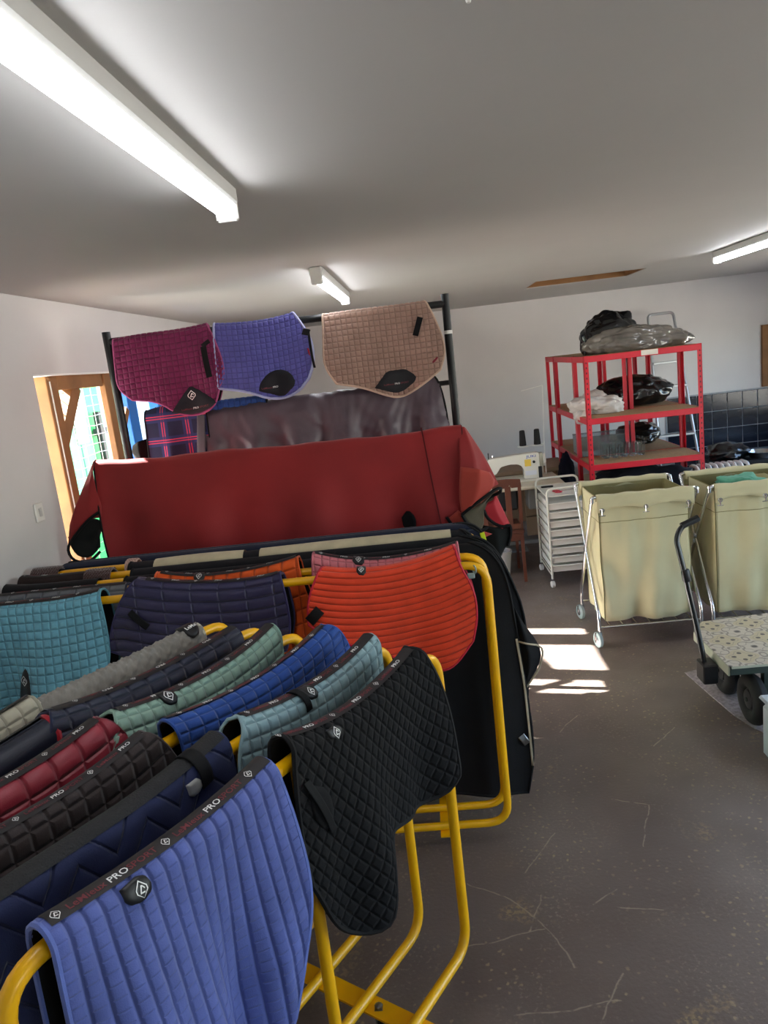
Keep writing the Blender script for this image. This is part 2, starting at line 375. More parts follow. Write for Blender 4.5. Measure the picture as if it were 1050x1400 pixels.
def pad(name, label, group, dr, outline, q, amp, fab, bind, step=.009, lining=None, ribbon=None, rib_w=.017, text=None, back=None,
        patches=(), straps=(), cat='saddle pad', bind_r=.0045, rib_mat=None, flip=1, toff=.006, center=None, logo=True, thick=.007):
    c0 = dr.O + (dr.s0 + dr.s1) / 2 * dr.u; T = thing(name, label, cat, (c0[0], c0[1], dr.z), group); org = np.array([c0[0], c0[1], dr.z])
    s0, s1 = dr.s0, dr.s1
    bo = back or outline
    dep = max(p[1] for p in outline[1]); na = max(8, int((s1 - s0) / step)); nb = max(8, int(dep / step))
    S1, D1 = coons(*outline, na, nb); S2, D2 = coons(*bo, na, max(6, nb // 2))
    S = np.concatenate([S2[:0:-1], S1]); D = np.concatenate([-D2[:0:-1], D1])
    kind, c = q; amp = amp * 1.05
    h = quilt(kind, c, S, D) * amp
    Pt = dr.at(S, D, h) - org
    nr, nc = S.shape
    po_ = obj('quilted_panel', Pt.reshape(-1, 3), grid_faces(nr, nc, True), stitched(fab, kind, c), T, True)
    me = po_.data; uvl = me.uv_layers.new(name='UVMap'); li = np.empty(len(me.loops), int); me.loops.foreach_get('vertex_index', li)
    uvl.data.foreach_set('uv', np.stack([S.ravel()[li], D.ravel()[li]], 1).ravel())
    ks, kc = max(1, nr // 40), max(1, nc // 26); ri = sorted(set(list(range(0, nr, ks)) + [nr - 1])); ci = sorted(set(list(range(0, nc, kc)) + [nc - 1]))
    Si, Di = S[np.ix_(ri, ci)], D[np.ix_(ri, ci)]; Li = dr.at(Si, Di, (h[np.ix_(ri, ci)] if kind in ('fold', 'crinkle') else 0 * Si) - thick - (.014 if kind == 'crinkle' else 0)) - org
    obj('lining', Li.reshape(-1, 3), grid_faces(len(ri), len(ci)), lining or BLK, T, True)
    # edge binding
    st = max(1, int(.018 / step))
    loop = [(i, 0) for i in range(0, nr - 1, st)] + [(nr - 1, j) for j in range(0, nc - 1, st)] + [(i, nc - 1) for i in range(nr - 1, 0, -st)] + [(0, j) for j in range(nc - 1, 0, -st)]
    ls = np.array([S[i] for i in loop]); ld = np.array([D[i] for i in loop]); BP = dr.at(ls, ld, -.001) - org
    m = M(); m.tube(BP, bind_r, 6, closed=True); m.build('edge_binding', bind, T, True)
    if ribbon:
        k = int((s1 - s0) / .015); ss = np.linspace(s0 + .004, s1 - .004, k); dd = np.linspace(-rib_w, rib_w, 7)
        if center: dd = dd + center
        SS, DD = np.meshgrid(ss, dd); RP = dr.at(SS, DD, amp + .0012) - org
        RB = obj('spine_ribbon', RP.reshape(-1, 3), grid_faces(7, k, True), rib_mat or mat('ribbon_black', '#1a1516', .65), T, True)
    if text:
        s = text.get('start', s0 + .03); size = text.get('size', .015); d0 = toff; o_ = amp + .0022; fl = flip
        lim = s1 - .03
        while s < lim:
            for kindt, word, gap in (('L', LOGO, .012), ('R', 'LeMieux', .006), ('W', 'PRO', .001), ('R', 'SPORT', .012)):
                if kindt == 'L':
                    l = size * 1.0
                    if s + l < lim: v, f, _ = put_text(dr, s + l / 2, d0 - size * .35 * fl, word, size * 1.15, 1, o_, 1); obj('logo', np.array(v) - org, f, LETW, RB)
                else:
                    V_, F_, w_ = text_mesh(word); l = w_ * size * 1.2
                    if s + l < lim:
                        v, f, _ = put_text(dr, s if fl > 0 else s + l, d0, word, size, 1.2, o_, fl); obj('white_lettering' if kindt == 'W' else 'red_lettering', np.array(v) - org, f, LETW if kindt == 'W' else LETR, RB)
                s += l + gap
    for p in patches:   # polygon patches lying on the cloth: dict(poly=[(s,d)..], mat, logo)
        pl = resample(list(p['poly']) + [p['poly'][0]], 34, 1)[:-1]; cc = pl.mean(0); rings = []
        for k in (1, .93, .6, .25): rings.append(cc + (pl - cc) * k)
        R_ = np.array(rings); offs = np.array([amp * .6, amp + .004, amp + .005, amp + .005])[:, None] * np.ones(33)
        G = dr.at(R_[..., 0], R_[..., 1], offs) - org
        V = list(G.reshape(-1, 3)); F = grid_faces(4, 33, False, True); V.append((dr.at(np.array([cc[0]]), np.array([cc[1]]), np.array([amp + .005])) - org)[0]); F += [[3 * 33 + j, 3 * 33 + (j + 1) % 33, len(V) - 1] for j in range(33)]
        po = obj(p.get('name', 'girth_patch'), V, F, p.get('mat', BLKP), T, True)
        if 'logo' in p:
            ls_, ld_, sz = p['logo']; v, f, _ = put_text(dr, ls_, ld_, LOGO, sz, 1, amp + .0065, 1); obj('logo', np.array(v) - org, f, LETW, po)
        if 'word' in p:
            ls_, ld_, sz, words = p['word']
            for wi, (wd, isw) in enumerate(words):
                v, f, w_ = put_text(dr, ls_, ld_, wd, sz, 1.2, amp + .0065, 1); ls_ += w_ + sz * .3
                obj('white_lettering' if isw else 'red_lettering', np.array(v) - org, f, LETW if isw else LETR, po)
    for p in straps:
        n_ = 16; a, b = np.array(p['a']), np.array(p['b']); w = p['w'] / 2; dirv = (b - a) / np.linalg.norm(b - a); pr = np.array([-dirv[1], dirv[0]])
        t = np.linspace(0, 1, n_)[:, None]; bow = (np.sin(t[:, 0] * PI) * p.get('bow', .006))
        mid = a + (b - a) * t; rows = []
        for k, o_ in [(-1, amp + .001)] + [(k_, amp + .004) for k_ in np.linspace(-1, 1, 7)] + [(1, amp + .001)]:
            q_ = mid + pr * w * k; rows.append(dr.at(q_[:, 0], q_[:, 1], o_ + bow))
        G = np.array(rows) - org; obj(p.get('name', 'strap'), G.reshape(-1, 3), grid_faces(9, n_), p.get('mat', BLK), T, True)
    return T

# ================================================================== ROOM
XL, XR, YF, YB, ZC = -1.84, 4.3, -1.6, 8.6, 2.40
DY0, DY1, DZ = 3.457, 5.45, 2.035          # opening in the left wall
def wall_with_holes(name, fixed, axis, a0, a1, holes, z1=ZC, th=.14, side=1):
    """wall in plane axis=fixed, boxes around rectangular holes (a0,a1,z0,z1)"""
    m = M()
    def bx(p0, p1, z0, z1_):
        if p1 - p0 < 1e-4 or z1_ - z0 < 1e-4: return
        lo, hi = sorted((fixed, fixed + side * th))
        if axis == 'x': m.box((lo, p0, z0), (hi, p1, z1_))
        else: m.box((p0, lo, z0), (p1, hi, z1_))
    cur = a0
    for h0, h1, hz0, hz1 in sorted(holes):
        bx(cur, h0, 0, z1); bx(h0, h1, 0, hz0); bx(h0, h1, hz1, z1); cur = h1
    bx(cur, a1, 0, z1)
    return struct(m.build(name, WALL))
struct(obj('floor', [(XL - .14, YF, 0), (XR + .14, YF, 0), (XR + .14, YB, 0), (XL - .14, YB, 0)], [[0, 1, 2, 3]], floor_mat()))
HX0, HX1, HY0, HY1 = .99, 1.88, 6.25, 6.85
mc = M()
for a, b in (((XL - .14, YF - .14), (HX0, YB + .14)), ((HX1, YF - .14), (XR + .14, YB + .14)), ((HX0, YF - .14), (HX1, HY0)), ((HX0, HY1), (HX1, YB + .14))): mc.box((a[0], a[1], ZC), (b[0], b[1], ZC + .1))
ceiling = struct(mc.build('ceiling', CEIL))
wall_with_holes('wall_left', XL, 'x', YF, YB, [(DY0, DY1, 0, DZ)], side=-1)
wall_with_holes('wall_right', XR, 'x', YF, YB, [(.4, 3.2, .0, 2.1), (5.3, 7.7, .8, 2.0)])
wall_back = wall_with_holes('wall_back', YB, 'y', XL - .14, XR + .14, [])
wall_with_holes('wall_front', YF, 'y', XL - .14, XR + .14, [(1.6, 2.9, .9, 1.9)], side=-1)  # unseen window opening, added and sized for daylight near the viewer
# hatch cut in the ceiling with timber edges
m = M(); W_ = .018
for a, b in (((HX0, HY0), (HX1, HY0 + W_)), ((HX0, HY1 - W_), (HX1, HY1)), ((HX0, HY0), (HX0 + W_, HY1)), ((HX1 - W_, HY0), (HX1, HY1))): m.box((a[0], a[1], ZC + .004), (b[0], b[1], ZC + .13))
struct(m.build('trim_hatch', PINE, ceiling))
m = M().box((HX0 - .02, HY0 - .02, ZC + .12), (HX1 + .02, HY1 + .02, ZC + .14)); struct(m.build('hatch_board', mat('dark_loft_board', '#4a3a2a', .8), ceiling))
# tiles on the back wall
TX0, TZ1, TW, TH = 2.74, 1.13, .168, .198
gr = M().box((TX0 - .02, YB - .008, 0), (XR - .001, YB, TZ1 + .012)); struct(gr.build('tile_grout', mat('pale_grout', '#9a9ca0', .8), wall_back))
TILE = mat('dark_blue_tile', '#161c2a', .18, var=.25, vscale=4)
tm = M().box((-TW / 2 + .004, -.009, -TH / 2 + .004), (TW / 2 - .004, 0, TH / 2 - .004), bev=.003)
t0 = None
for i in range(9):
    for j in range(5):
        x = TX0 + TW * (i + .5); z = TZ1 - TH * (j + .5)
        if t0 is None: o = t0 = tm.build('tile', TILE, wall_back)
        else: o = link(bpy.data.objects.new('tile', t0.data), wall_back)
        o.location = (x + 0, YB - .007, z)
m = M().box((3.80, YB - .035, 1.15), (3.90, YB, 1.83), bev=.004); struct(m.build('trim_wooden_post', PINE))
# ceiling fittings
def batten(label, x, y0, y1):
    T = thing('batten_light', label, 'ceiling light', (x, (y0 + y1) / 2, ZC), 'long batten lights on the ceiling'); h = (y1 - y0) / 2
    body = M().box((-.034, -h, -.045), (.034, h, 0), bev=.006).build('housing', mat('light_housing', '#b9b8b4', .5), T)
    for s in (-1, 1): M().box((-.03, s * h - .012, -.085), (.03, s * h + .012, 0), bev=.006).build('end_cap', mat('end_cap_white', '#d5d4ce', .4), T)
    prof = []
    n = 12
    V = []; 
    for yy in (-h + .012, h - .012):
        for k in range(n + 1):
            th = PI * k / n; V.append((.027 * math.cos(th), yy, -.044 - .036 * math.sin(th)))
    F = [[k, k + 1, n + 2 + k, n + 1 + k] for k in range(n)]
    obj('diffuser', V, F, mat('lit_diffuser', '#ffffff', .5, emit=('#f6f9ff', TUBE_EMIT)), T, True)
    return T
batten('long lit batten light nearest the viewer, upper left of the ceiling', -.475, .55, 2.06)
batten('small far lit batten light above the black hanging rail', -.47, 3.76, 5.16)
batten('lit batten light at the far right of the ceiling', 2.16, 4.1, 5.56)
batten('unseen batten light on the right, added to brighten the room', 2.16, .55, 2.0)  # no such lamp in view; added as fill for the room
hk = M(); hk.lathe([(.010, 0), (.012, -.006), (.006, -.012), (.003, -.02)], (0, 0, 0), n=12)
tag(hk.build('ceiling_hook', WHITEP, None, True, (.118, 1.16, ZC)), 'tiny white hook screwed into the open ceiling', 'hook')
# switch
T = thing('wall_switch', 'white double wall socket plate on the left wall beside the opening', 'switch', (XL, 3.25, 1.405))
M().box((0, -.036, -.045), (.010, .036, .045), bev=.004).build('switch_plate', WHITEP, T)
M().box((.010, -.012, -.02), (.015, .012, .02), bev=.003).build('rocker', mat('rocker_grey', '#cfcdc8', .4), T)
# opening frame, timber, mesh
struct(M().box((XL - .15, DY0, DZ - .008), (XL + .001, DY1, DZ)).build('trim_opening', mat('bright_white_trim', '#eeeeea', .6)))
BLUE = mat('blue_paint', '#1f6fc4', .45)
T = thing('blue_door_frame', 'bright blue painted frame standing in the left wall opening', 'door frame', (-1.91, 4.69, 0))
M().box((-.04, -.07, 0), (.03, .07, 2.02), bev=.004).build('post', BLUE, T)
M().box((-.04, .46, 0), (.03, .64, 2.02), bev=.004).build('post', BLUE, T)
M().beam((-.05, .05, 1.785), (-.70, 2.6, 1.75), .04, .035).build('top_rail', BLUE, T)
M().box((-.05, .075, 0), (-.02, .095, 1.76)).build('door_edge', mat('red_brown_edge', '#7a4a3a', .6), T)
T = thing('timber_frame', 'pine frame with diagonal braces standing in the opening', 'timber frame', (-1.93, 3.645, 0))
M().box((-.05, 0, 0), (.05, .115, 2.03), bev=.004).build('post', PINE, T)
M().box((.02, .665, 0), (.06, .79, 2.03), bev=.004).build('post', PINE, T)
M().box((-.03, .115, 1.955), (.05, .655, 2.03), bev=.003).build('top_beam', PINE, T)
M().box((-.03, .79, 1.955), (.05, .975, 2.03), bev=.003).build('top_beam', PINE, T)
M().box((-.03, .115, .80), (.05, .655, .88), bev=.003).build('middle_rail', PINE, T)
M().beam((0, .09, 1.66), (0, .37, 1.97), .06, .085).build('brace', PINE, T)
M().beam((.03, .78, 1.60), (.03, .96, 1.80), .04, .045).build('brace', PINE, T)
M().beam((.052, .03, 0), (.052, .03, 2.0), .006, .006, up=(0, 1, 0)).build('pale_cord', WHITEP, T)
WIRE = mat('mesh_wire', '#9aa39a', .5, metal=.4)
T = thing('wire_mesh_panel', 'welded wire mesh fixed behind the pine frame', 'mesh', (-2.03, 4.15, 0))
for k in range(19): M().tube([(0, -.5 + k * .10, 0.02), (0, -.5 + k * .10, 2.0)], .0022, 5).build('vertical_wire', WIRE, T)
for k in range(34):
    M().tube([(0, -.5 + j * .26, .05 + k * .058 + .006 * math.sin(j * 2.3 + k)) for j in range(8)], .0022, 5).build('horizontal_wire', WIRE, T)
# outside
struct(obj('ground_outside', [(-40, -30, -.06), (40, -30, -.06), (40, 40, -.06), (-40, 40, -.06)], [[0, 1, 2, 3]], mat('pale_gravel', '#a9a498', .9, var=.15, vscale=5)))
GREEN = mat('green_painted_steel', '#1f9a4c', .5); PALEG = mat('pale_green_steel', '#4f9c78', .5)
T = thing('green_container', 'bright green steel container standing outside the opening', 'container', (-3.6, 7.0, -.06))
M().box((-.5, -2.4, 0), (.0, 1.05, 2.3), bev=.01).build('green_side', GREEN, T)
for k in range(11): M().box((.0, -2.3 + k * .27, .95), (.03, -2.06 + k * .27, 2.2), bev=.008).build('pale_rib', PALEG, T)
M().box((.035, .30, 1.5), (.06, .52, 1.95), bev=.005).build('notice_board', mat('notice_white', '#d8dcd8', .6), T)
M().box((.035, .76, .9), (.10, .82, 1.8), bev=.005).build('lock_bar', BLKP, T); M().box((.035, .70, 1.55), (.08, .98, 1.62), bev=.005).build('lock_hasp', BLKP, T)
tag(M().box((-.04, .0, 0), (0, 1.3, 2.6), bev=.01).build('white_cladding_sheet', mat('cladding_white', '#8a939d', .6), None, False, (-3.6, 8.08, -.06)), 'tall white cladding sheet outside behind the wire mesh', 'panel')
tag(M().box((-.04, .0, 0), (0, 5.0, 2.4), bev=.01).build('pale_render_wall', mat('pale_render', '#8d897f', .8), None, False, (-3.7, 9.45, -.06)), 'pale grey outbuilding wall seen past the blue frame', 'wall')

# ================================================================== YELLOW RACKS
def rack(label, O, u, n_loops, gap, L, mid, ztop, zbot=.115, r=.0155, plates=(.3, .95), stub=None):
    """L-long rounded loops side by side; s runs from 0 backwards; mid = positions of middle posts"""
    T = thing('yellow_drying_rack', label, 'drying rack', (O[0], O[1], 0)); u = Vector((u[0], u[1], 0)).normalized(); n = Vector((-u.y, u.x, 0))
    for k in range(n_loops):
        o = n * (k * gap)
        P = fillet([o + Vector((0, 0, zbot)), o + Vector((0, 0, ztop)), o - u * L + Vector((0, 0, ztop)), o - u * L + Vector((0, 0, zbot))], .085, 7, closed=True)
        M().tube(P, r, 12, closed=True).build('loop', YEL, T, True)
        for mm in mid: M().tube([o - u * mm + Vector((0, 0, zbot)), o - u * mm + Vector((0, 0, ztop))], r * .95, 12).build('middle_post', YEL, T, True)
    for s in plates:
        a = -u * s - n * .04; b = -u * s + n * ((n_loops - 1) * gap + .04); z = Vector((0, 0, zbot - r - .004))
        M().beam(a + z, b + z, .06, .007).build('cross_plate', YEL, T)
        for e in (.13, (n_loops - 1) * gap - .05):
            c = -u * s + n * e; cz = zbot - r
            cast = M().box((c.x - .012, c.y - .012, .05), (c.x + .012, c.y + .012, cz)).build('caster', mat('dull_steel', '#8a8a88', .35, metal=1), T)
            M().lathe([(.008, -.012), (.031, -.011), (.034, -.006), (.034, .006), (.031, .011), (.008, .012)], (c.x, c.y, .035), (1, .3, 0), 20).build('wheel', BLKP, cast, True)
            M().lathe([(.012, 0), (.012, .008), (.006, .012)], (c.x, c.y, cz), n=8).build('bolt', mat('dull_steel', '#8a8a88', .35, metal=1), cast, True)
    return T
AO = (-.042, 1.95); AU = (.51816869, .85527844); AG = .168; AZ = 1.088
BG = .120
rack('long yellow tube rack nearest the viewer with loops running diagonally', AO, AU, 6, AG, 1.27, (.609,), AZ)
R2Y = 2.57; R2Z = 1.150
rack('yellow tube rack behind the diagonal one, running across the room', (.160, R2Y), (1, 0), 5, BG, 1.9, (.62, 1.27), R2Z, zbot=.10, plates=(.24, 1.6))

def dA(k, s0, s1, **kw):
    n = (-AU[1], AU[0]); O = (AO[0] + n[0] * AG * k, AO[1] + n[1] * AG * k)
    kw.setdefault('lift', (.03, .03)); return Drape(O, AU, AZ + .0155 + kw.pop('up', .012), s0=s0, s1=s1, **kw)
def dB(k, s0, s1, **kw):
    kw.setdefault('lift', (.02, .02)); return Drape((0, R2Y + BG * k), (1, 0), R2Z + .0155 + kw.pop('up', .01), s0=s0, s1=s1, **kw)
GA = 'saddle pads on the near diagonal rack'; GB = 'saddle pads on the crosswise rack'
PER = cloth('#5461a2', .7); NVY = cloth('#1b2038', .6)
# --- periwinkle, near left
dr = dA(0, -1.19, -.695, R=.036, flare=.02, wave=(.030, .36, 1.1), lift=(.015, .022))
pad('periwinkle_saddle_pad', 'periwinkle blue quilted saddle pad with black lettered ribbon, nearest the viewer', GA, dr,
    ([(-1.195, 0), (-1.2, .2), (-1.2, .42)], [(-1.2, .42), (-1.15, .62), (-.95, .66), (-.82, .56), (-.755, .44)], [(-.700, 0), (-.69, .15), (-.70, .3), (-.755, .44)]),
    ('vch', .030), .0045, PER, cloth('#5b6cb0', .6), step=.0055, ribbon=True, rib_w=.019, text=dict(size=.0165, start=-1.18), toff=.012,
    patches=[dict(name='brand_tab', poly=[(-1.075, .028), (-1.03, .022), (-1.02, .05), (-1.045, .066), (-1.075, .055)], mat=BLKP, logo=(-1.045, .044, .026))], bind_r=.006)
# --- black, near right
pad('black_saddle_pad', 'black diamond-quilted saddle pad with a drooping forward flap, front right of the near rack', GA,
    dA(0, -.635, -.13, R=.036, flare=.03, wave=(.022, .42, 2.2), lift=(.04, .035, .5)),
    ([(-.635, 0), (-.655, .12), (-.665, .28), (-.66, .36)], [(-.66, .36), (-.62, .47), (-.56, .53), (-.49, .53), (-.455, .47), (-.43, .35), (-.29, .38), (-.16, .43), (-.10, .40)], [(-.13, 0), (-.08, .12), (-.07, .25), (-.10, .40)]),
    ('dia', .034), .0032, cloth('#101012', .85), cloth('#131315', .7), step=.0065, ribbon=True, rib_w=.016, text=dict(size=.0135, start=-.66), toff=.008,
    patches=[dict(name='brand_tab', poly=[(-.535, .03), (-.49, .026), (-.485, .05), (-.53, .055)], mat=BLKP, logo=(-.51, .042, .024)),
             dict(poly=[(-.62, .13), (-.57, .15), (-.565, .22), (-.60, .25), (-.63, .2)], mat=cloth('#101012', .6))], straps=[dict(a=(-.63, .12), b=(-.58, .25), w=.02, bow=.01)], bind_r=.006)
# --- navy with broad black band
pad('navy_numnah', 'navy chevron-quilted numnah with a broad black mesh spine band, second from the near edge', GA,
    dA(1, -1.24, -.668, R=.036, flare=.03, lift=(.0, .03), wave=(.006, .5, 0)),
    std_outline(-1.24, -.668, .46, 'dress'), ('chev', .05), .006, cloth('#20284c', .6), cloth('#2c3660', .6), step=.007, ribbon=True, rib_w=.022, rib_mat=mat('black_mesh_band', '#1b1b1c', .8, bump=1, bscale=260), center=.004,
    patches=[dict(name='grey_care_tag', poly=[(-.80, .045), (-.765, .045), (-.765, .075), (-.80, .075)], mat=mat('tag_grey', '#8e8f8c', .5))],
    straps=[dict(a=(-.755, -.02), b=(-.75, .075), w=.03)])
# --- light grey blue
pad('pale_teal_saddle_pad', 'pale grey-teal quilted saddle pad between the royal blue and the black ones', GA,
    dA(1, -.60, -.075, R=.036, flare=.03, lift=(.035, .035, .55), wave=(.008, .4, 1)),
    std_outline(-.60, -.075, .4, 'gp'), ('sq', .034), .004, cloth('#86a2a8', .7), cloth('#7f9aa0', .6), step=.008, ribbon=True, text=dict(size=.0125, start=-.585), toff=.008,
    patches=[dict(name='brand_tab', poly=[(-.405, .0), (-.36, .0), (-.36, .045), (-.40, .04)], mat=BLKP, logo=(-.38, .024, .022))], straps=[dict(a=(-.42, -.01), b=(-.41, .06), w=.02)])
# --- brown, royal
pad('brown_saddle_pad', 'dark brown small-square quilted saddle pad beside the burgundy one', GA,
    dA(2, -1.25, -.742, R=.036, flare=.03, lift=(.01, .03), wave=(.008, .4, .5)), std_outline(-1.25, -.742, .42, 'gpr'), ('sq', .040), .0045, cloth('#352c2b', .65), cloth('#3a2f2e', .6),
    step=.008, ribbon=True, text=dict(size=.0125, start=-1.22), toff=.008)
pad('royal_blue_saddle_pad', 'royal blue quilted saddle pad in the middle of the near rack', GA,
    dA(2, -.675, -.075, R=.038, flare=.03, lift=(.03, .04), wave=(.006, .4, 2)), std_outline(-.675, -.075, .4, 'gpr'), ('rect', .027), .004, cloth('#224790', .6), cloth('#2f5098', .6),
    step=.0075, ribbon=True, text=dict(size=.0125, start=-.64), toff=.004, center=-.012, rib_mat=mat('ribbon_dark_brown', '#2b2222', .65))
# --- burgundy, sage
pad('burgundy_saddle_pad', 'burgundy red large-square quilted saddle pad with black ribbon', GA,
    dA(3, -1.25, -.742, R=.04, flare=.03, lift=(.01, .03), wave=(.008, .4, 1.5)), std_outline(-1.25, -.742, .42, 'gpr'), ('sq', .068), .008, cloth('#8c1f30', .45, key='s'), cloth('#5a1420', .5),
    step=.009, ribbon=True, text=dict(size=.0125, start=-1.22), toff=.006, bind_r=.006)
pad('sage_green_saddle_pad', 'sage green square-quilted saddle pad with dark lettered ribbon', GA,
    dA(3, -.695, -.125, R=.040, flare=.035, lift=(.03, .045), wave=(.012, .38, .3)), std_outline(-.695, -.125, .42, 'gp'), ('sq', .034), .005, cloth('#86a393', .6), cloth('#85a494', .6),
    step=.0075, ribbon=True, text=dict(size=.013, start=-.67), toff=.007, patches=[dict(name='brand_tab', poly=[(-.575, .0), (-.53, .0), (-.53, .045), (-.57, .045)], mat=BLKP, logo=(-.552, .022, .03))])
# --- navy red trim, dark navy
pad('navy_red_edged_saddle_pad', 'plain navy saddle pad with a bright red edge at the far left', GA,
    dA(4, -1.24, -.775, R=.042, flare=.03, lift=(.0, .02), wave=(.006, .4, 0)), std_outline(-1.24, -.775, .42, 'dress'), ('ch', .09), .006, cloth('#141a2c', .5, key='s'), cloth('#a8202e', .5),
    step=.01, ribbon=True, center=-.02, bind_r=.009)
pad('dark_navy_saddle_pad', 'very dark navy quilted saddle pad whose ribbon lettering is upside down', GA,
    dA(4, -.76, -.125, R=.040, flare=.03, lift=(.03, .015), wave=(.008, .4, 1)), std_outline(-.76, -.125, .42, 'gp'), ('rect', .036), .006, cloth('#1e2238', .5, key='s'), cloth('#262b44', .55),
    step=.009, ribbon=True, text=dict(size=.0135, start=-.70), flip=-1, toff=-.004)
# --- cream, mesh
pad('cream_saddle_pad', 'cream square-quilted saddle pad at the far left edge', GA,
    dA(5, -1.2, -.715, R=.038, flare=.03, lift=(.0, .02)), std_outline(-1.2, -.715, .4, 'dress'), ('sq', .045), .006, cloth('#b5b09c', .7), cloth('#a9a692', .6), step=.009, ribbon=True, center=-.015)
pad('grey_mesh_saddle_pad', 'grey honeycomb mesh saddle pad with a cream edge, farthest on the near rack', GA,
    dA(5, -.70, -.135, R=.040, flare=.03, lift=(.0, .01)), std_outline(-.70, -.135, .42, 'gp'), ('mesh', .030), .009, cloth('#8b877f', .8), cloth('#c2bba8', .7), lining=NVY,
    step=.0065, bind_r=.007, patches=[dict(name='brand_tab', poly=[(-.205, -.02), (-.15, -.02), (-.15, .04), (-.2, .05)], mat=BLKP, word=(-.195, .02, .016, [('LeMx', 1)]))])
# --- crosswise rack, front bar
TUR = cloth('#70aec2', .75)
pad('turquoise_saddle_pad', 'turquoise square-quilted saddle pad at the left of the crosswise rack', GB,
    dB(0, -1.75, -1.275, R=.04, flare=.05, lift=(.0, .02), wave=(.028, .5, 1.2)),
    ([(-1.75, 0), (-1.76, .2), (-1.75, .42)], [(-1.75, .42), (-1.65, .46), (-1.5, .43), (-1.38, .39), (-1.29, .34)], [(-1.275, 0), (-1.265, .12), (-1.265, .25), (-1.29, .34)]),
    ('sq', .032), .0035, TUR, cloth('#5c98aa', .6), step=.0075, ribbon=True, rib_w=.022, text=dict(size=.014, start=-1.74), toff=.010,
    patches=[dict(poly=[(-1.66, .42), (-1.60, .26), (-1.575, .27), (-1.57, .42)], mat=BLKP, logo=(-1.595, .31, .04))])
pad('indigo_saddle_pad', 'dark indigo channel-quilted saddle pad in the middle of the crosswise rack', GB,
    dB(0, -1.10, -.595, R=.036, flare=.04, lift=(.04, .015, .7), wave=(.010, .5, 2)),
    ([(-1.12, 0), (-1.2, .12), (-1.25, .22), (-1.27, .30)], [(-1.27, .30), (-1.1, .36), (-.9, .34), (-.6, .30)], [(-.595, 0), (-.578, .1), (-.572, .22), (-.6, .30)]),
    ('wide', .043), .007, cloth('#262247', .45, key='s'), cloth('#2a2650', .5), step=.008, ribbon=True, text=dict(size=.012, start=-1.08), toff=.008, bind_r=.006,
    straps=[dict(a=(-1.16, .14), b=(-1.1, .19), w=.03)])
pad('orange_red_saddle_pad', 'vivid orange-red channel-quilted saddle pad at the right of the crosswise rack', GB,
    dB(0, -.43, .045, R=.036, flare=.05, lift=(.02, .055, .38), wave=(.010, .5, .5)),
    ([(-.43, 0), (-.47, .08), (-.50, .16), (-.505, .24)], [(-.505, .24), (-.35, .30), (-.205, .35), (-.08, .43), (.0, .45), (.085, .38)], [(.045, 0), (.065, .1), (.105, .2), (.11, .3), (.085, .38)]),
    ('ch', .0245), .0032, cloth('#e04526', .6), cloth('#b81830', .5), step=.006, ribbon=False, bind_r=.005,
    patches=[dict(name='brand_tab', poly=[(-.31, -.01), (-.275, -.01), (-.275, .04), (-.31, .035)], mat=BLKP, logo=(-.292, .018, .024))], straps=[dict(a=(-.50, .225), b=(-.455, .17), w=.035)])
# --- second bar
pad('grey_lettered_saddle_pad', 'grey saddle pad with dark lettered ribbon behind the turquoise one', GB,
    dB(1, -1.78, -1.225, R=.036, flare=.03, lift=(.0, .0)), std_outline(-1.78, -1.225, .4, 'dress'), ('rect', .04), .005, cloth('#6a6c70', .7), cloth('#22283c', .6), step=.011, ribbon=True, text=dict(size=.013, start=-1.7), toff=.006)
pad('orange_saddle_pad', 'orange square-quilted saddle pad behind the dark indigo one', GB,
    dB(1, -1.09, -.545, R=.036, flare=.03, lift=(.03, .04, .4)), ([(-1.10, 0), (-1.11, .2), (-1.1, .35)], [(-1.1, .35), (-.8, .38), (-.52, .36)], [(-.545, 0), (-.53, .15), (-.50, .25), (-.52, .36)]), ('sq', .055), .006,
    cloth('#d9561a', .55), cloth('#e0602a', .5), step=.009, ribbon=True, text=dict(size=.012, start=-1.07), toff=.004,
    patches=[dict(name='brand_tab', poly=[(-.955, -.01), (-.91, -.01), (-.91, .04), (-.955, .035)], mat=BLKP, logo=(-.932, .018, .026))])
pad('pink_saddle_pad', 'salmon pink saddle pad peeping out behind the orange-red one', GB,
    dB(1, -.48, .065, R=.036, flare=.03, lift=(.05, .035, .5)), ([(-.48, 0), (-.5, .2), (-.51, .32)], [(-.51, .32), (-.2, .38), (.06, .32)], [(.065, 0), (.07, .15), (.06, .32)]), ('sq', .03), .004,
    cloth('#d07880', .6), cloth('#c26a76', .5), step=.009, ribbon=True, text=dict(size=.012, start=-.46), toff=.010,
    patches=[dict(name='brand_tab', poly=[(-.335, -.01), (-.29, -.01), (-.29, .04), (-.335, .035)], mat=BLKP, logo=(-.312, .018, .024))])
pad('black_left_saddle_pad', 'black plain pad lying on the third bar at the far left', GB,
    dB(2, -1.79, -1.40, R=.04, flare=.02, lift=(.01, .0)), std_outline(-1.79, -1.40, .4, 'dress'), ('ch', .08), .004, cloth('#161618', .8), BLK, step=.012, ribbon=False)
pad('dark_brown_left_saddle_pad', 'dark chocolate pad on the fourth bar at the far left', GB,
    dB(3, -1.79, -1.50, R=.042, flare=.02, lift=(.01, .0)), std_outline(-1.79, -1.50, .4, 'dress'), ('ch', .08), .004, cloth('#2c2220', .8), BLK, step=.012, ribbon=True, text=dict(size=.012, start=-1.78))
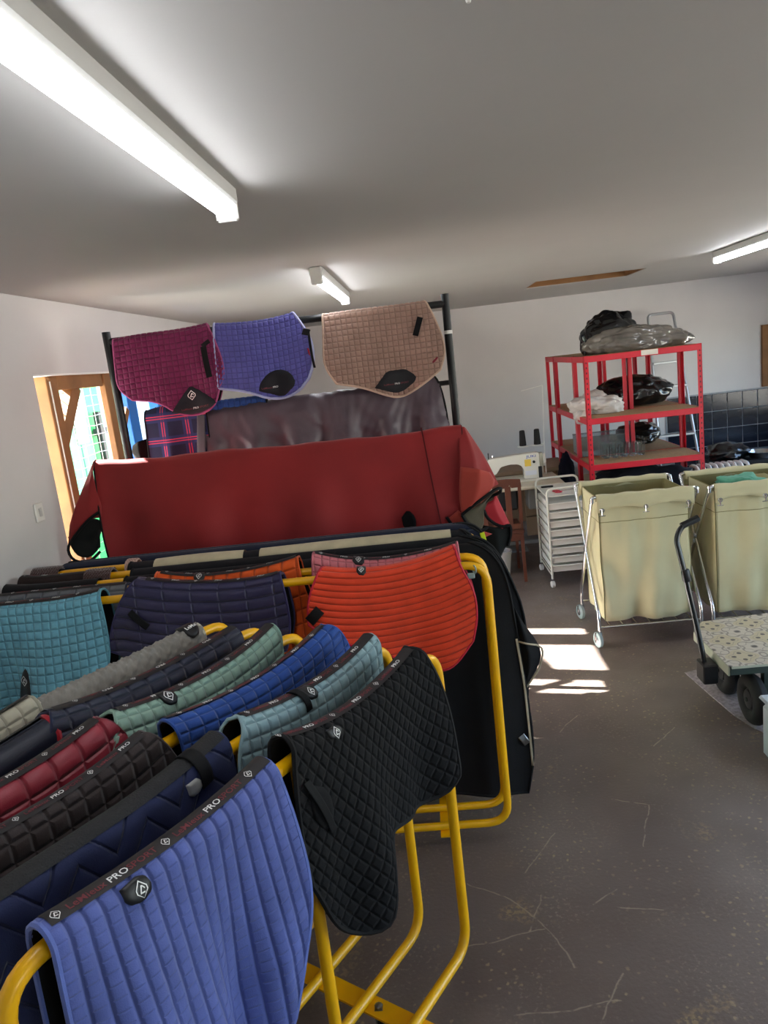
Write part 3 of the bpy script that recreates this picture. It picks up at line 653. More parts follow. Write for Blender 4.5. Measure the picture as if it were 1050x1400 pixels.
# brown sheepskin roll hanging over a bar
def fuzzy(name, label, cat, c, rad, m, seed=0, amp=.12, sub=4, wr=6.0, loc_scale=(1, 1, 1), flat=None, group=None, parent=None):
    bm = bmesh.new(); bmesh.ops.create_icosphere(bm, subdivisions=sub, radius=1)
    for v in bm.verts:
        p = v.co.copy(); k = 1 + amp * noise.fractal(p * wr / 4 + Vector((seed * 3.1, 0, 0)), 1, 2, 4) + amp * .5 * abs(noise.noise(p * wr + Vector((0, seed, 0))))
        q = Vector((p.x * rad[0], p.y * rad[1], p.z * rad[2])) * k
        if flat is not None and q.z < -flat * rad[2]: q.z = -flat * rad[2] + (q.z + flat * rad[2]) * .08
        v.co = q
    me = bpy.data.meshes.new(name); bm.to_mesh(me); bm.free(); me.materials.append(m)
    me.polygons.foreach_set('use_smooth', [True] * len(me.polygons))
    o = bpy.data.objects.new(name, me); link(o, parent); o.location = c
    if label: tag(o, label, cat, group)
    return o
def drape_roll(name, label, k, s0, s1, m, amp=.006):
    dr = dB(k, s0, s1, R=.045, flare=.1, lift=(0, 0), up=.018)
    return pad(name, label, 'odds and ends on the crosswise rack', dr, std_outline(s0, s1, .12, 'dress'), ('dia', .012), amp, m, m, step=.0055, lining=m, cat='sheepskin')
drape_roll('brown_sheepskin_cover', 'small fuzzy brown sheepskin cover hung on the yellow bar', 3, -1.50, -1.39, mat('brown_fleece', '#4a2c28', 1, sheen=.6, bump=1, bscale=90))
drape_roll('brown_fleece_girth', 'brown fleece girth end at the far left of the rack', 4, -1.80, -1.68, mat('brown_fleece', '#4a2c28', 1))
drape_roll('red_white_girth_end', 'small red and white cloth end on the farthest yellow bar', 4, -1.37, -1.325, cloth('#c9a79a', .8))
# --- rugs on the rear bars
GR = 'folded horse rugs on the rear bars of the crosswise rack'
def rug(name, label, k, s0, s1, outline, col, q=('none', 1), amp=.0, group=GR, dr=None, binding=None, straps=(), patches=(), step=.018, lining=None, wave=(.012, .6, 1), cat='horse rug', rough=.8):
    dr = dr or dB(k, s0, s1, R=.040, flare=.01, lift=(0, .0), up=.005, wave=wave)
    return pad(name, label, group, dr, outline, q, amp, cloth(col, rough), binding or BLK, step=step, lining=lining, straps=straps, patches=patches, cat=cat, bind_r=.006, thick=.004)
def rug_out(s0, s1, dep, r1=None): return ([(s0, 0), (s0, dep * .5), (s0, dep)], [(s0, dep), ((s0 + s1) / 2, dep), (r1 or s1, dep)], [(s1, 0), (s1 + .03, .05), (s1 + .12, .16), (s1 + .15, .4), (s1 + .15, .7), (r1 or s1, dep)])
TRIM = cloth('#b0a48c', .6)
rug('black_stable_rug', 'black quilted horse rug hanging to the floor behind the orange-red pad', 2, -1.28, .11,
    ([(-1.28, 0), (-1.28, .5), (-1.28, 1.0)], [(-1.28, 1.0), (-.5, 1.03), (0, 1.07), (.255, 1.10)], [(.11, 0), (.20, .06), (.25, .17), (.27, .42), (.288, .63), (.302, .92), (.262, 1.10)]), '#151517', binding=BLK,
    straps=[dict(name='pale_binding', a=(.264, .42), b=(.282, .63), w=.009, mat=TRIM, bow=.002), dict(name='pale_binding', a=(.282, .63), b=(.290, .98), w=.009, mat=TRIM, bow=.002),
            dict(name='buckle', a=(.25, .84), b=(.275, .88), w=.03, mat=mat('dull_steel', '#8a8a88', .35, metal=1))])
rug('black_turnout_rug', 'second black horse rug with a pale-edged hanging tail flap', 3, -1.30, .08,
    ([(-1.30, 0), (-1.3, .5), (-1.3, 1.0)], [(-1.3, 1.0), (-.5, 1.0), (.25, 1.0)], [(.08, 0), (.2, .06), (.26, .16), (.33, .4), (.3, .8), (.25, 1.0)]), '#1a1a1d')
rug('cream_striped_black_rug', 'black rug with broad cream bands along its fold', 3.55, -1.33, .09, rug_out(-1.33, .09, .9), '#1b1c20', dr=dB(3.5, -1.33, .09, R=.050, flare=.01, up=.020, lift=(0, 0)),
    straps=[dict(name='cream_band', a=(-1.22, .0), b=(-.83, .0), w=.11, mat=cloth('#c9bd9c', .8), bow=.004), dict(name='cream_band', a=(-.76, .0), b=(.05, .0), w=.11, mat=cloth('#c9bd9c', .8), bow=.004)])
rug('navy_stable_rug', 'dark navy quilted horse rug on the farthest bar of the crosswise rack', 4.3, -1.66, .08,
    ([(-1.62, 0), (-1.72, .03), (-1.74, .5)], [(-1.74, .5), (-.8, .7), (.2, .9)], [(.07, 0), (.16, .05), (.21, .12), (.23, .4), (.2, .9)]), '#1c2338', q=('ch', .05), amp=.005, step=.012,
    straps=[dict(name='yellow_tag', a=(.185, .07), b=(.20, .15), w=.02, mat=mat('neon_yellow', '#c9e000', .6))], dr=dB(4.6, -1.66, .08, R=.055, flare=.02, up=.016, lift=(0, 0), wave=(.004, .5, 0)))
# tail flap of the black rug: a small tent sticking out to the right
def sheet(name, rows, m, parent=None, th=.004, org=(0, 0, 0), sub=6, noise_a=0):
    R_ = [resample(r, 10, 1) for r in rows]; R_ = np.array(R_); n0 = len(R_)
    t = np.linspace(0, n0 - 1, (n0 - 1) * sub + 1); i0 = np.minimum(t.astype(int), n0 - 2); f = (t - i0)[:, None, None]
    G = R_[i0] * (1 - f) + R_[i0 + 1] * f; G = G - np.array(org)
    o = obj(name, G.reshape(-1, 3), grid_faces(G.shape[0], 10), m, parent, True)
    md = o.modifiers.new('s', 'SOLIDIFY'); md.thickness = th; md.offset = 0
    return o
T = thing('rug_tail_flap', 'black tail flap with pale edging sticking out from the hanging rugs', 'rug flap', (.3, 2.86, .7))
o_ = (.3, 2.86, .7)
sheet('flap', [[(.25, 2.80, .95), (.262, 2.79, .76), (.266, 2.79, .68), (.284, 2.80, .55)], [(.275, 2.77, .88), (.30, 2.75, .76), (.31, 2.75, .67), (.29, 2.79, .56)], [(.295, 2.79, .83), (.355, 2.80, .73), (.362, 2.80, .66), (.30, 2.80, .56)]], cloth('#121214', .85), T, org=o_)
M().tube([(p[0] - .3, p[1] - 2.86, p[2] - .7) for p in resample([(.262, 2.775, .76), (.30, 2.74, .757), (.355, 2.785, .728), (.372, 2.795, .70), (.352, 2.79, .63), (.31, 2.785, .575), (.288, 2.78, .55)], 20, 1)], .004, 6).build('pale_edging', TRIM, T, True)

# ================================================================== RED RUG ON STAND
RY = 3.42; RZ = 1.575
T = thing('rug_stand', 'dark steel trestle rail under the red rug', 'rug stand', (-.7, RY, 0))
M().tube([(-.88, 0, RZ - .03), (.80, 0, RZ - .03)], .018, 12).build('rail', BLKP, T, True)
for s in (-.78, .62):
    for q in (-.22, .22): M().tube([(s, 0, RZ - .04), (s, q * .12, .30), (s, q, 0.02)], .012, 10).build('leg', BLKP, T, True)
REDC = mat('faded_red_canvas', '#921c1e', .7, sheen=.05, var=.22, vscale=2.2, bump=.3, bscale=300); REDL = mat('faded_orange_canvas', '#a8382a', .75, sheen=.2, var=.15, vscale=5)
DKL = cloth('#191b1a', .7); OLV = cloth('#4d4636', .7)
dr = Drape((0, RY), (1, 0), RZ, R=.03, flare=.05, s0=-1.60, s1=.155, lift=(.028, .0), wave=(.020, .62, .7))
dr_red = dr
RT = pad('red_canvas_rug', 'large red canvas horse rug draped over a rail, black trimmed ends', None, dr,
    ([(-1.60, 0), (-1.61, .3), (-1.55, 1.15)], [(-1.55, 1.15), (-.7, 1.17), (.16, 1.15)], [(.155, 0), (.14, .3), (.08, .55), (.16, 1.15)]), ('fold', 1), .007, REDC, BLK, step=.02, cat='horse rug', lining=DKL,
    patches=[dict(name='strap_keeper', poly=[(-.165, .415), (-.13, .375), (-.095, .415), (-.10, .47), (-.16, .47)], mat=BLK)],
    straps=[dict(name='strap', a=(-.145, .46), b=(-.145, .55), w=.018), dict(name='strap', a=(-.118, .46), b=(-.118, .55), w=.018), dict(name='seam', a=(-.03, .0), b=(.03, .6), w=.006, mat=cloth('#5a1216', .7), bow=.001)])
ro = RT.location
def rs(name, rows, m, **kw): return sheet(name, rows, m, RT, org=tuple(ro), **kw)
# left end folded down
rs('left_flap', [[(-1.60, 3.40, 1.60), (-1.655, 3.38, 1.50), (-1.76, 3.37, 1.33), (-1.79, 3.37, 1.22)], [(-1.60, 3.37, 1.56), (-1.62, 3.36, 1.50), (-1.64, 3.36, 1.42), (-1.66, 3.36, 1.33)], [(-1.60, 3.36, 1.50), (-1.60, 3.37, 1.45), (-1.59, 3.37, 1.40), (-1.60, 3.37, 1.33)]], REDC)
rs('left_flap_lining', [[(-1.79, 3.38, 1.25), (-1.765, 3.35, 1.17), (-1.70, 3.36, 1.13), (-1.65, 3.40, 1.18)], [(-1.74, 3.36, 1.26), (-1.70, 3.38, 1.22), (-1.67, 3.39, 1.20), (-1.64, 3.40, 1.24)], [(-1.66, 3.36, 1.33), (-1.63, 3.36, 1.33), (-1.61, 3.36, 1.32), (-1.60, 3.38, 1.30)]], DKL)
M().tube([(p[0] - ro[0], p[1] - ro[1], p[2] - ro[2]) for p in resample([(-1.60, 3.355, 1.36), (-1.66, 3.35, 1.33), (-1.76, 3.35, 1.24), (-1.795, 3.35, 1.19), (-1.77, 3.35, 1.13), (-1.70, 3.36, 1.115), (-1.65, 3.39, 1.16)], 24)], .007, 6).build('edge_binding', BLK, RT, True)
# right end: chest folds hanging off the rail end
rs('chest_fold', [[(.14, 3.41, 1.575), (.13, 3.34, 1.45), (.12, 3.33, 1.33), (.10, 3.34, 1.18)], [(.165, 3.40, 1.57), (.20, 3.35, 1.44), (.20, 3.32, 1.34), (.13, 3.32, 1.22)], [(.175, 3.42, 1.56), (.25, 3.40, 1.42), (.285, 3.38, 1.33), (.30, 3.38, 1.29)]], REDC)
rs('chest_flap', [[(.13, 3.31, 1.40), (.11, 3.30, 1.28), (.115, 3.30, 1.18)], [(.21, 3.28, 1.385), (.20, 3.27, 1.30), (.16, 3.28, 1.215)], [(.26, 3.31, 1.36), (.285, 3.31, 1.31), (.235, 3.29, 1.262)]], REDL)
rs('folded_lining', [[(.115, 3.30, 1.185), (.14, 3.31, 1.13), (.20, 3.32, 1.095)], [(.20, 3.32, 1.21), (.195, 3.35, 1.17), (.215, 3.35, 1.12)], [(.305, 3.34, 1.285), (.26, 3.36, 1.25), (.22, 3.36, 1.18)]], OLV)
rs('neck_fold', [[(.22, 3.37, 1.20), (.23, 3.37, 1.13), (.30, 3.36, 1.08)], [(.27, 3.37, 1.22), (.28, 3.36, 1.15), (.315, 3.36, 1.09)], [(.28, 3.38, 1.25), (.31, 3.38, 1.17), (.335, 3.37, 1.10)]], mat('bright_red_canvas', '#b81c2a', .65, sheen=.2, var=.1))
rs('lower_fold', [[(.05, 3.33, 1.16), (.07, 3.34, 1.09), (.10, 3.35, 1.03)], [(.10, 3.31, 1.20), (.13, 3.32, 1.11), (.17, 3.33, 1.04)], [(.13, 3.32, 1.17), (.17, 3.34, 1.10), (.25, 3.36, 1.06)]], REDL)
rs('dark_chest_lining', [[(.18, 3.38, 1.11), (.20, 3.39, 1.02), (.24, 3.40, .95)], [(.27, 3.36, 1.09), (.27, 3.36, 1.0), (.28, 3.39, .93)], [(.335, 3.37, 1.09), (.33, 3.38, 1.02), (.30, 3.39, .97)]], DKL)
for pts in ([(.115, 3.295, 1.18), (.17, 3.28, 1.222), (.235, 3.285, 1.26), (.285, 3.305, 1.285), (.31, 3.33, 1.278), (.30, 3.34, 1.255), (.25, 3.35, 1.24), (.215, 3.36, 1.195)], [(.215, 3.36, 1.195), (.235, 3.36, 1.13), (.30, 3.355, 1.085), (.338, 3.36, 1.10), (.34, 3.37, 1.05), (.32, 3.38, .99)],
            [(.115, 3.295, 1.18), (.14, 3.30, 1.125), (.20, 3.31, 1.09), (.23, 3.34, 1.10)], [(.045, 3.325, 1.17), (.07, 3.33, 1.12), (.13, 3.33, 1.06)]):
    M().tube([(p[0] - ro[0], p[1] - ro[1], p[2] - ro[2]) for p in resample(pts, 20)], .008, 6).build('edge_binding', BLK, RT, True)

# ================================================================== BLACK HANGING RAIL
BY = 3.9; BZ = 2.165
def BYF(x): return 3.87 + .12 * (x + .9)
PIPE = mat('black_steel_tube', '#141618', .4, metal=.3)
T = thing('black_hanging_rail', 'tall black steel garment rail carrying three saddle pads', 'rail', (-.72, BYF(-.72), 0), rz=math.atan(.12))
M().tube([(-.87, 0, BZ), (.89, 0, BZ)], .019, 12).build('top_bar', PIPE, T, True)
M().tube([(-.76, .06, 1.755), (.89, .06, 1.755)], .014, 12).build('lower_bar', PIPE, T, True)
for s in (-.875, .885):
    M().tube([(s, 0, .06), (s, 0, BZ + .05)], .021, 12).build('upright', PIPE, T, True)
    M().tube([(s, -.28, .05), (s, .28, .05)], .018, 10).build('foot', PIPE, T, True)
    for q in (-.25, .25): M().lathe([(.01, -.012), (.025, -.01), (.025, .01), (.01, .012)], (s, q, .025), (1, 0, 0), 16).build('caster', BLKP, T, True)
M().lathe([(.023, 0), (.023, .018)], (.885, 0, BZ - .155), n=16).build('white_band', WHITEP, T, True)
GC = 'saddle pads on the tall black rail'
def dC(s0, s1, **kw): return Drape((0, BYF(0)), (1, .12), BZ + .019 + kw.pop('up', .004), s0=s0, s1=s1, R=.030, flare=.06, **kw)
pad('plum_saddle_pad', 'plum magenta quilted saddle pad with a black triangular girth patch, left on the tall rail', GC,
    dC(-1.565, -1.09, lift=(-.01, .015), wave=(.010, .5, 1)),
    ([(-1.565, 0), (-1.575, .15), (-1.58, .27), (-1.51, .34)], [(-1.51, .34), (-1.38, .37), (-1.30, .44), (-1.21, .47), (-1.10, .445), (-1.06, .35)], [(-1.09, 0), (-1.05, .12), (-1.025, .24), (-1.03, .31), (-1.06, .35)]),
    ('sq', .0285), .0035, cloth('#741f4e', .55), cloth('#a04a78', .5), step=.0075, bind_r=.005,
    patches=[dict(poly=[(-1.325, .435), (-1.30, .40), (-1.225, .315), (-1.20, .315), (-1.10, .40), (-1.085, .43), (-1.20, .463)], mat=cloth('#26262c', .6), logo=(-1.212, .36, .052), word=(-1.275, .432, .014, [('LeMieux', 0), ('PRO', 1), ('SPORT', 0)]))],
    straps=[dict(a=(-1.115, .13), b=(-1.105, .29), w=.03), dict(a=(-1.12, .13), b=(-1.08, .11), w=.022)])
pad('violet_blue_saddle_pad', 'violet-blue quilted saddle pad with silver edging, middle of the tall rail', GC,
    dC(-1.045, -.645, lift=(.01, .02), wave=(.012, .45, 2)),
    ([(-1.045, 0), (-1.06, .12), (-1.065, .25), (-1.07, .35)], [(-1.07, .35), (-.92, .37), (-.80, .43), (-.68, .43), (-.60, .37)], [(-.645, 0), (-.585, .12), (-.56, .2), (-.562, .3), (-.60, .37)]),
    ('sq', .0275), .0035, cloth('#5a5aa4', .6), cloth('#9aa0c8', .4), step=.0075, bind_r=.007,
    patches=[dict(poly=[(-.865, .375), (-.85, .33), (-.80, .285), (-.74, .28), (-.69, .31), (-.665, .37), (-.70, .40), (-.745, .425), (-.80, .40)], mat=cloth('#1c1c22', .5), word=(-.85, .37, .013, [('LeMieux', 0), ('PRO', 1)])),
             dict(name='red_tab', poly=[(-.588, .22), (-.58, .22), (-.575, .26), (-.583, .26)], mat=cloth('#a02030', .5))],
    straps=[dict(a=(-.60, .13), b=(-.565, .15), w=.03), dict(a=(-.57, .14), b=(-.56, .33), w=.012, bow=.02)])
pad('beige_saddle_pad', 'pinkish beige quilted saddle pad with a black girth patch, right on the tall rail', GC,
    dC(-.485, .045, lift=(-.005, .005), wave=(.012, .55, 0)),
    ([(-.485, 0), (-.50, .15), (-.515, .28), (-.46, .38)], [(-.46, .38), (-.32, .42), (-.22, .47), (-.13, .50), (-.02, .45), (.09, .38)], [(.045, 0), (.085, .1), (.12, .22), (.125, .3), (.09, .38)]),
    ('sq', .0285), .0035, cloth('#a08274', .55), cloth('#c0a592', .6), step=.0075, bind_r=.006,
    patches=[dict(poly=[(-.265, .43), (-.20, .36), (-.19, .35), (-.105, .35), (-.09, .35), (-.03, .40), (-.055, .43), (-.135, .475), (-.2, .455)], mat=cloth('#202024', .5), word=(-.215, .425, .013, [('LeMieux', 0), ('PRO', 1), ('SPORT', 0)])),
             dict(name='red_tab', poly=[(.05, .335), (.08, .31), (.085, .32), (.055, .345)], mat=cloth('#7a2030', .5))],
    straps=[dict(a=(.015, .10), b=(-.02, .19), w=.03)])
def dD(k, s0, s1, **kw): return Drape((0, BYF(0) + .06 + k), (1, .12), 1.755 + .014 + kw.pop('up', .01), s0=s0, s1=s1, **kw)
rug('slate_purple_rug', 'crinkled slate-purple waterproof rug hung on the lower bar', 0, -1.2, .09,
    ([(-1.17, 0), (-1.22, .06), (-1.25, .3), (-1.25, .95)], [(-1.25, .95), (-.5, .97), (.11, .95)], [(.05, 0), (.09, .1), (.11, .3), (.11, .95)]), '#584a54', q=('crinkle', 1), amp=.012, rough=.38, step=.014,
    dr=dD(0, -1.2, .09, R=.045, flare=.05, lift=(-.02, .03), wave=(.030, .24, 1)), group='rugs hung on the lower black bar',
    straps=[dict(name='grey_hem', a=(-1.20, .05), b=(-1.24, .58), w=.04, mat=cloth('#5b5a60', .6))])
rug('light_blue_rug', 'light blue rug folded behind the slate-purple one', 0, -1.45, -.85, ([(-1.44, 0), (-1.42, .1), (-1.3, .3)], [(-1.3, .3), (-1.1, .3), (-.9, .3)], [(-.85, 0), (-.85, .1), (-.9, .3)]), '#33549a',
    dr=dD(.0, -1.45, -.85, R=.022, flare=.03, up=.035, lift=(0, 0)), q=('vch', .03), amp=.003, step=.012, group='rugs hung on the lower black bar')
# plaid rug
def plaid():
    m = bpy.data.materials.new('navy_red_plaid'); m.use_nodes = True; nt = m.node_tree; N = nt.nodes; L = nt.links; b = N['Principled BSDF']; b.inputs['Roughness'].default_value = .85
    tc = N.new('ShaderNodeTexCoord'); sp = N.new('ShaderNodeSeparateXYZ'); L.new(tc.outputs['Object'], sp.inputs[0]); cur = None
    def mth(op, a, c):
        x = N.new('ShaderNodeMath'); x.operation = op
        for i, v in ((0, a), (1, c)):
            if isinstance(v, (int, float)): x.inputs[i].default_value = v
            else: L.new(v, x.inputs[i])
        return x.outputs[0]
    col = hexc('#1c2040')
    def layer(col, axis, per, c0, w, c):
        f = mth('ABSOLUTE', mth('SUBTRACT', mth('FRACT', mth('DIVIDE', mth('ADD', sp.outputs[axis], 5), per), 0), c0), 0)
        k = mth('MULTIPLY', mth('LESS_THAN', f, w), .85); x = N.new('ShaderNodeMix'); x.data_type = 'RGBA'; L.new(k, x.inputs[0])
        if isinstance(col, tuple): x.inputs[6].default_value = col
        else: L.new(col, x.inputs[6])
        x.inputs[7].default_value = hexc(c); return x.outputs[2]
    for ax in (0, 2):
        col = layer(col, ax, .125, .5, .2, '#2b3566')
        for c0 in (.45, .55): col = layer(col, ax, .125, c0, .022, '#d2405e')
    L.new(col, b.inputs['Base Color']); return m
pad('plaid_rug', 'navy and pink-red tartan fleece rug at the left of the lower bar', 'rugs hung on the lower black bar', dD(-.0, -1.50, -1.17, R=.05, flare=.02, up=.045, lift=(-.02, 0), wave=(.02, .2, 1)),
    ([(-1.49, 0), (-1.5, .2), (-1.53, .6)], [(-1.53, .6), (-1.35, .62), (-1.17, .6)], [(-1.17, 0), (-1.17, .2), (-1.17, .6)]), ('none', 1), 0, plaid(), BLK, step=.014, cat='rug')
sheet('x', [[(-1.585, 3.86, 1.62), (-1.60, 3.86, 1.58), (-1.56, 3.86, 1.50)], [(-1.54, 3.83, 1.64), (-1.545, 3.83, 1.57), (-1.53, 3.84, 1.50)], [(-1.49, 3.86, 1.65), (-1.49, 3.87, 1.57), (-1.50, 3.88, 1.49)]], BLK, None)
o = bpy.data.objects['x']; o.name = 'black_neck_cover'; tag(o, 'small black padded cover hanging beside the tartan rug', 'cover')

# ================================================================== RED SHELVING
GS = 'red boltless shelving units bolted in a block'
TIERS = (1.765, 1.268, .89, .50, .10)
SLOT = mat('slot_shadow_steel', '#5a0a16', .5)
def shelving(label, cx, cy, w, d, rz=0, slots=False):
    T = thing('shelving_unit', label, 'shelving unit', (cx, cy, 0), GS, rz); x, y = w / 2, d / 2; L = .036; t = .003
    for sx in (-1, 1):
        for sy in (-1, 1):
            m = M(); a, b = sorted((sx * x, sx * (x - L))); c, e = sorted((sy * y, sy * (y - t))); m.box((a, c, 0), (b, e, 1.768))
            a, b = sorted((sx * x, sx * (x - t))); c, e = sorted((sy * y, sy * (y - L))); m.box((a, c, 0), (b, e, 1.768)); p = m.build('post', RED, T)
            if slots and sy < 0:
                k = M()
                for i in range(40): k.box((sx * (x - L / 2) - .005, -y - .0012, .15 + i * .041), (sx * (x - L / 2) + .005, -y - .0004, .165 + i * .041))
                o = k.build('slots', SLOT, p); o['kind'] = 'stuff'
    for z in TIERS:
        for s in (-1, 1):
            a, b = sorted((s * (y + .002), s * (y - .012))); M().box((-x + .004, a, z - .048), (x - .004, b, z), bev=.003).build('beam', RED, T)
            a, b = sorted((s * (x + .002), s * (x - .012))); M().box((a, -y + .014, z - .048), (b, y - .014, z), bev=.003).build('beam', RED, T)
        M().box((-x + .014, -y + .014, z - .012), (x - .014, y - .014, z + .002), bev=.001).build('shelf_board', CHIP, T)
    return T
FX0, FX1, FY = 1.282, 2.200, 6.0
T = shelving('front red shelving unit facing the viewer, with a white label on its top beam', (FX0 + FX1) / 2, FY + .225, FX1 - FX0, .45, slots=True)
M().box((-.01, -.229, 1.724), (.12, -.2275, 1.764)).build('paper_label', mat('label_paper', '#e4ded2', .8), T)
shelving('left red shelving unit standing end-on behind the front one', FX0 + .228, FY + .455 + .455, .90, .45, PI / 2)
shelving('right red shelving unit standing end-on behind the front one', FX1 - .228, FY + .455 + .455, .90, .45, PI / 2)
shelving('rearmost red shelving unit at the far end of the block', (FX0 + FX1) / 2, FY + .455 + .91 + .23, FX1 - FX0, .45)
BAG = mat('black_bin_liner', '#17181a', .22, var=.1, coat=.3, bump=.9, bscale=26); BAG2 = mat('clear_plastic_over_grey', '#6b6660', .15, var=.35, vscale=7, coat=.6, bump=.9, bscale=22)
def bag(label, c, rad, seed, m, group=None, flat=.55, amp=.28, cat='bag', name='bin_bag'):
    return fuzzy(name, label, cat, c, rad, m, seed, amp, 5, 3.2, flat=flat, group=group)
bag('tall black plastic bag on top of the shelving, behind the clear one', (1.62, 6.48, 1.87), (.24, .16, .23), 1, BAG, flat=.5)
bag('grey bedding in clear plastic lying on top of the front shelving unit', (1.79, 6.21, 1.845), (.38, .17, .125), 2, BAG2, flat=.6, name='wrapped_bedding')
bag('large black plastic bag on the upper shelf behind the red posts', (1.86, 6.78, 1.385), (.31, .20, .15), 3, BAG, flat=.7)
bag('black plastic bag on the lower shelf at the back right', (1.98, 7.05, .965), (.18, .22, .11), 4, BAG, flat=.6)
bag('crumpled white cloth bag at the left of the upper shelf', (1.44, 6.38, 1.335), (.17, .14, .10), 5, mat('white_cotton', '#cfc9c4', .9, var=.08, bump=.8, bscale=40), flat=.6, amp=.6, name='cloth_bag')
fuzzy('cloth_bag_corner', 'corner of white cloth spilling over the left edge of the upper shelf', 'cloth', (1.325, 6.36, 1.29), (.065, .10, .075), MATS['white_cotton'], 6, .6, 4, 7)
# clear crate with glasses
CLR = mat('clear_plastic', '#d4dde0', .08, trans=.9); GLS = mat('drinking_glass', '#eef4f6', .03, trans=1.0)
T = thing('clear_storage_box', 'clear plastic storage box on the lower shelf', 'box', (1.55, 6.62, .893))
m = M(); w, d, h, t = .24, .15, .17, .004
m.box((-w, -d, 0), (w, d, t)); m.box((-w, -d, 0), (w, -d + t, h)); m.box((-w, d - t, 0), (w, d, h)); m.box((-w, -d, 0), (-w + t, d, h)); m.box((w - t, -d, 0), (w, d, h)); m.build('box_walls', CLR, T)
M().tube([(-w, -d, h), (w, -d, h), (w, d, h), (-w, d, h)], .006, 6, closed=True).build('rim', CLR, T)
gp = M().lathe([(.026, 0), (.034, .11), (.032, .11), (.024, .006), (.001, .006)], n=16)
g0 = None
for i in range(5):
    for j in range(2):
        x, y = 1.60 + (i - 1) * .073 - .04, 6.28 + j * .085
        if g0 is None: g = g0 = gp.build('drinking_glass', GLS, None, True)
        else: g = link(bpy.data.objects.new('drinking_glass', g0.data))
        g.location = (x, y, .893); tag(g, 'clear drinking glass standing with others on the lower red shelf', 'glass', 'drinking glasses on the lower shelf')
# dark clothes heaps under the shelves / on desk
NAVH = cloth('#12141c', .85)
fuzzy('clothes_heap', 'heap of black clothing on the low shelf of the front red unit', 'clothes', (1.74, 6.22, .64), (.34, .17, .20), NAVH, 9, .4, 4, 5, flat=.55)
fuzzy('navy_clothes_heap', 'navy clothing piled between the drawer trolley and the shelving', 'clothes', (1.24, 6.78, .58), (.10, .12, .24), cloth('#181c2c', .85), 11, .4, 4, 5)

# ================================================================== SEWING CORNER
DESK = mat('brown_desk_laminate', '#8a7258', .6, var=.1, vscale=3); CREAM = mat('cream_tabletop', '#cfc6ae', .45, var=.03)
T = thing('brown_desk', 'brown wooden desk behind the sewing table', 'desk', (.85, 7.35, 0))
M().box((-.75, -.30, .70), (.47, .32, .735), bev=.004).build('desktop', DESK, T)
M().box((-.75, -.28, 0), (-.72, .30, .70)).build('side_panel', DESK, T); M().box((.43, -.28, 0), (.46, .30, .70)).build('side_panel', DESK, T)
M().box((-.72, .26, .10), (.43, .28, .70)).build('back_panel', DESK, T)
for k in range(3): 
    q = M().box((.02, -.29, .08 + k * .20), (.42, -.26, .27 + k * .20), bev=.004).build('drawer_front', DESK, T); M().box((.18, -.31, .17 + k * .2), (.26, -.29, .185 + k * .2), bev=.004).build('handle', CHROME, q)
STEEL = mat('grey_steel_frame', '#8d9192', .45, metal=.3)
T = thing('sewing_table', 'cream topped industrial sewing table', 'table', (.58, 6.465, 0)); TT = .745
M().box((-.62, -.30, TT - .035), (.53, .30, TT), bev=.01).build('tabletop', CREAM, T)
for s in (-.42, .40):
    M().box((s - .02, -.24, .04), (s + .02, .24, .08)).build('foot_rail', STEEL, T)
    M().box((s - .02, -.03, .08), (s + .02, .03, TT - .035)).build('leg', STEEL, T)
M().box((-.42, .0, .16), (.40, .04, .19)).build('crossbar', STEEL, T)
M().box((-.15, -.12, .12), (.20, .10, .135)).build('treadle', STEEL, T)
M().box((-.05, -.10, .50), (.15, .12, .70), bev=.02).build('motor', mat('dark_motor_housing', '#2b2c2e', .5), T, True)
M().box((.22, -.22, .52), (.40, .0, .70), bev=.008).build('drawer', mat('grey_drawer', '#75726c', .6), T)
# machine
MC = mat('cream_machine_enamel', '#ddd9cc', .35)
T = thing('sewing_machine', 'cream industrial sewing machine on the sewing table', 'sewing machine', (.74, 6.45, TT))
M().box((-.31, -.09, 0), (.22, .09, .018), bev=.004).build('bed', MC, T)
def prism(pts, y0, y1, name, m, par, bev=.006):
    bm = bmesh.new(); vs = [bm.verts.new((p[0], y0, p[1])) for p in pts]; f = bm.faces.new(vs); r = bmesh.ops.extrude_face_region(bm, geom=[f])
    bmesh.ops.translate(bm, verts=[v for v in r['geom'] if isinstance(v, bmesh.types.BMVert)], vec=(0, y1 - y0, 0)); bmesh.ops.recalc_face_normals(bm, faces=bm.faces)
    if bev: bmesh.ops.bevel(bm, geom=list(bm.edges), offset=bev, segments=2, affect='EDGES', clamp_overlap=True)
    me = bpy.data.meshes.new(name); bm.to_mesh(me); bm.free(); me.materials.append(m); o = bpy.data.objects.new(name, me); return link(o, par)
arm = [(.06, .018), (.06, .10), (.045, .135), (.01, .155), (-.06, .160), (-.14, .145), (-.17, .10), (-.19, .08), (-.25, .08), (-.26, .11), (-.26, .205), (-.24, .222), (0, .238), (.19, .245), (.20, .23), (.20, .018)]
prism([tuple(p) for p in arm], -.05, .05, 'arm', MC, T)
M().box((-.215, -.02, .02), (-.205, .02, .10)).build('needle_bar', CHROME, T); M().tube([(-.235, 0, .2), (-.235, 0, .275)], .005, 8).build('thread_post', BLKP, T); M().tube([(-.20, 0, .2), (-.20, 0, .25)], .006, 8).build('presser_screw', CHROME, T)
M().lathe([(.05, 0), (.058, .004), (.058, .016), (.05, .022), (.02, .022)], (.235, 0, .17), (1, 0, 0), 24).build('handwheel', MC, T, True)
M().box((.20, -.03, .05), (.235, .03, .235), bev=.005).build('side_cover', mat('machine_grey_panel', '#b5b0a0', .4), T)
M().box((.185, -.062, .02), (.215, -.045, .12), bev=.003).build('reverse_lever', BLKP, T)
